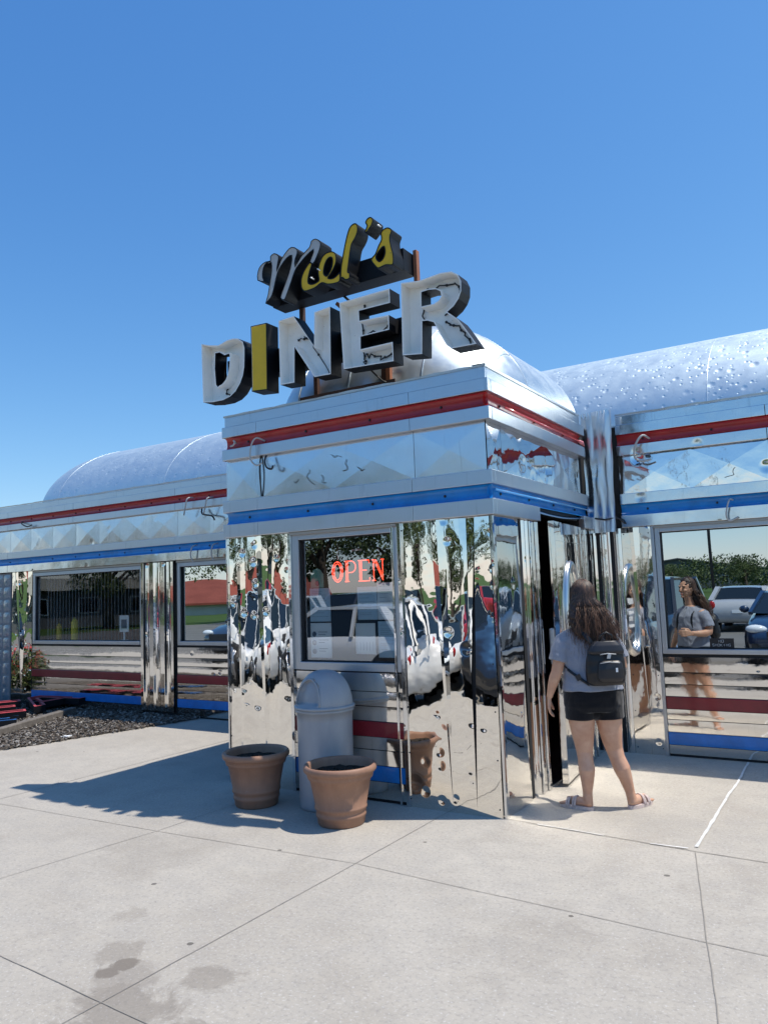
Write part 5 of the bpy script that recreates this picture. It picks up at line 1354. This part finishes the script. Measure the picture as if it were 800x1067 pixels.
T = [(-18, -29, .85, 0, 'mid sized tree across the lot, beside the tallest'), (-12.5, -33, .95, 1, 'broad tree across the lot, left of the gabled building'), (-37, -21, .8, 0, 'leftmost tree beside the low white building'),
     (-17.5, -86, .46, 1, 'low tree in front of the gabled building'), (-9, -84, .50, 0, 'first tree right of the gabled building'), (12, -84, .52, 1, 'last tree at the right end of the lot')]
for i, (x, y, s_, k, lb) in enumerate(T):
    c = copy_tree(protos[k]); c.location = (x, y, -.14); c.rotation_euler = (0, 0, i * 1.7); c['label'] = lb; s_ *= 1
    c.scale = (s_ * 1.15, s_ * 1.15, s_)
# the wood far beyond the lot reads as one mass
b = MB(); rb = random.Random(77)
for i in range(70):
    x = -24 + i * 1.25 + rb.uniform(-.5, .5); y = -96 + rb.uniform(-5, 5); h_ = 4.2 + 1.5 * noise.noise(Vector((x * .12, 3, 0))) + rb.uniform(-.5, .6)
    leaf_cloud(b, (x, y, h_ * .55), (1.9, 1.6, h_ * .52), 420, .20, [0, 1, 2], rb)
tag(b.build('distant_wood', [M['leaf_a'], M['leaf_b'], M['leaf_c']], recalc=False), 'long belt of green trees far across the lot', 'wood', kind='stuff')
# lamp posts
def lamp(loc, h, label, rz=0):
    root = empty('street_lamp', loc, rz, label=label, cat='street lamp', group='lamp posts in the parking lot')
    b = MB(); b.tube([(0, 0, .6), (0, 0, h)], [.075, .055], 12); b.build('pole', M['darkmetal'], root)
    b = MB(); b.tube([(0, 0, 0), (0, 0, .6)], .22, 16); b.build('base', M['kerb'], root)
    b = MB(); b.beam((0, 0, h), (0, .6, h + .05), .06, .05); b.obox((0, .85, h + .05), (.17, 0, 0), (0, .3, 0), (0, 0, .05)); b.build('lamp_head', M['darkmetal'], root)
lamp((-3.6, -27, -.135), 8.5, 'dark lamp post straight across the lot'); lamp((-16.5, -15.2, -.135), 7.5, 'dark lamp post at the left of the lot'); lamp((7.5, -15.2, -.135), 7.5, 'dark lamp post at the right of the lot')

# ------------------------------------------------------------------ sky, sun, camera
sc.world = bpy.data.worlds.new('World'); sc.world.use_nodes = True
wn = sc.world.node_tree; bg = wn.nodes['Background']
sky = wn.nodes.new('ShaderNodeTexSky'); sky.sky_type = 'NISHITA'; sky.sun_disc = False
SUN = Vector((1.32, .65, 3.2)).normalized()
sky.sun_elevation = math.asin(SUN.z); sky.sun_rotation = math.atan2(SUN.x, SUN.y)
sky.air_density = 1.0; sky.dust_density = .3; sky.ozone_density = 2.0; sky.altitude = 200
# per-channel response of the camera to the sky: deeper azure overhead, paler low down
sep = wn.nodes.new('ShaderNodeSeparateColor'); cmb = wn.nodes.new('ShaderNodeCombineColor'); wn.links.new(sky.outputs[0], sep.inputs[0])
for i, (a_, g_) in enumerate(((.78, 1.28), (.78, .93), (.88, .62))):
    m1 = wn.nodes.new('ShaderNodeMath'); m1.operation = 'MULTIPLY'; m1.inputs[1].default_value = .15; wn.links.new(sep.outputs[i], m1.inputs[0])
    m2 = wn.nodes.new('ShaderNodeMath'); m2.operation = 'POWER'; m2.inputs[1].default_value = g_; wn.links.new(m1.outputs[0], m2.inputs[0])
    m3 = wn.nodes.new('ShaderNodeMath'); m3.operation = 'MULTIPLY'; m3.inputs[1].default_value = a_ / .15; wn.links.new(m2.outputs[0], m3.inputs[0])
    wn.links.new(m3.outputs[0], cmb.inputs[i])
wn.links.new(cmb.outputs[0], bg.inputs[0]); bg.inputs[1].default_value = .15
sl_ = bpy.data.lights.new('sun', 'SUN'); sl_.energy = 4.2; sl_.angle = rad(.53); sl_.color = (1, .94, .85)
so = bpy.data.objects.new('sun', sl_); COL.objects.link(so); so.rotation_euler = SUN.to_track_quat('Z', 'Y').to_euler(); so.location = (6, 3, 14)

cd = bpy.data.cameras.new('camera'); cam = bpy.data.objects.new('camera', cd); COL.objects.link(cam)
fw = Vector((-.52609225, .84434553, .10152622)); rt = Vector((.84620095, .53162137, -.0363686)); up = Vector((.08468117, -.06677834, .99416787))
mw = Matrix((( rt.x, up.x, -fw.x), (rt.y, up.y, -fw.y), (rt.z, up.z, -fw.z))).to_4x4()
mw.translation = Vector((2.25499118, -5.05331894, 1.6)); cam.matrix_world = mw
cd.sensor_fit = 'VERTICAL'; cd.sensor_height = 36; cd.lens = 797.52 / 1067 * 36
cd.clip_end = 3000; cd.clip_start = .05
sc.camera = cam
sc.view_settings.view_transform = 'Standard'; sc.view_settings.look = 'None'; sc.view_settings.gamma = 1; sc.view_settings.exposure = .22
sc.view_settings.use_curve_mapping = False
sc.cycles.max_bounces = 10; sc.cycles.glossy_bounces = 6; sc.cycles.transparent_max_bounces = 12
sc.cycles.use_denoising = True
sc.cycles.sample_clamp_indirect = 60; sc.cycles.blur_glossy = .33
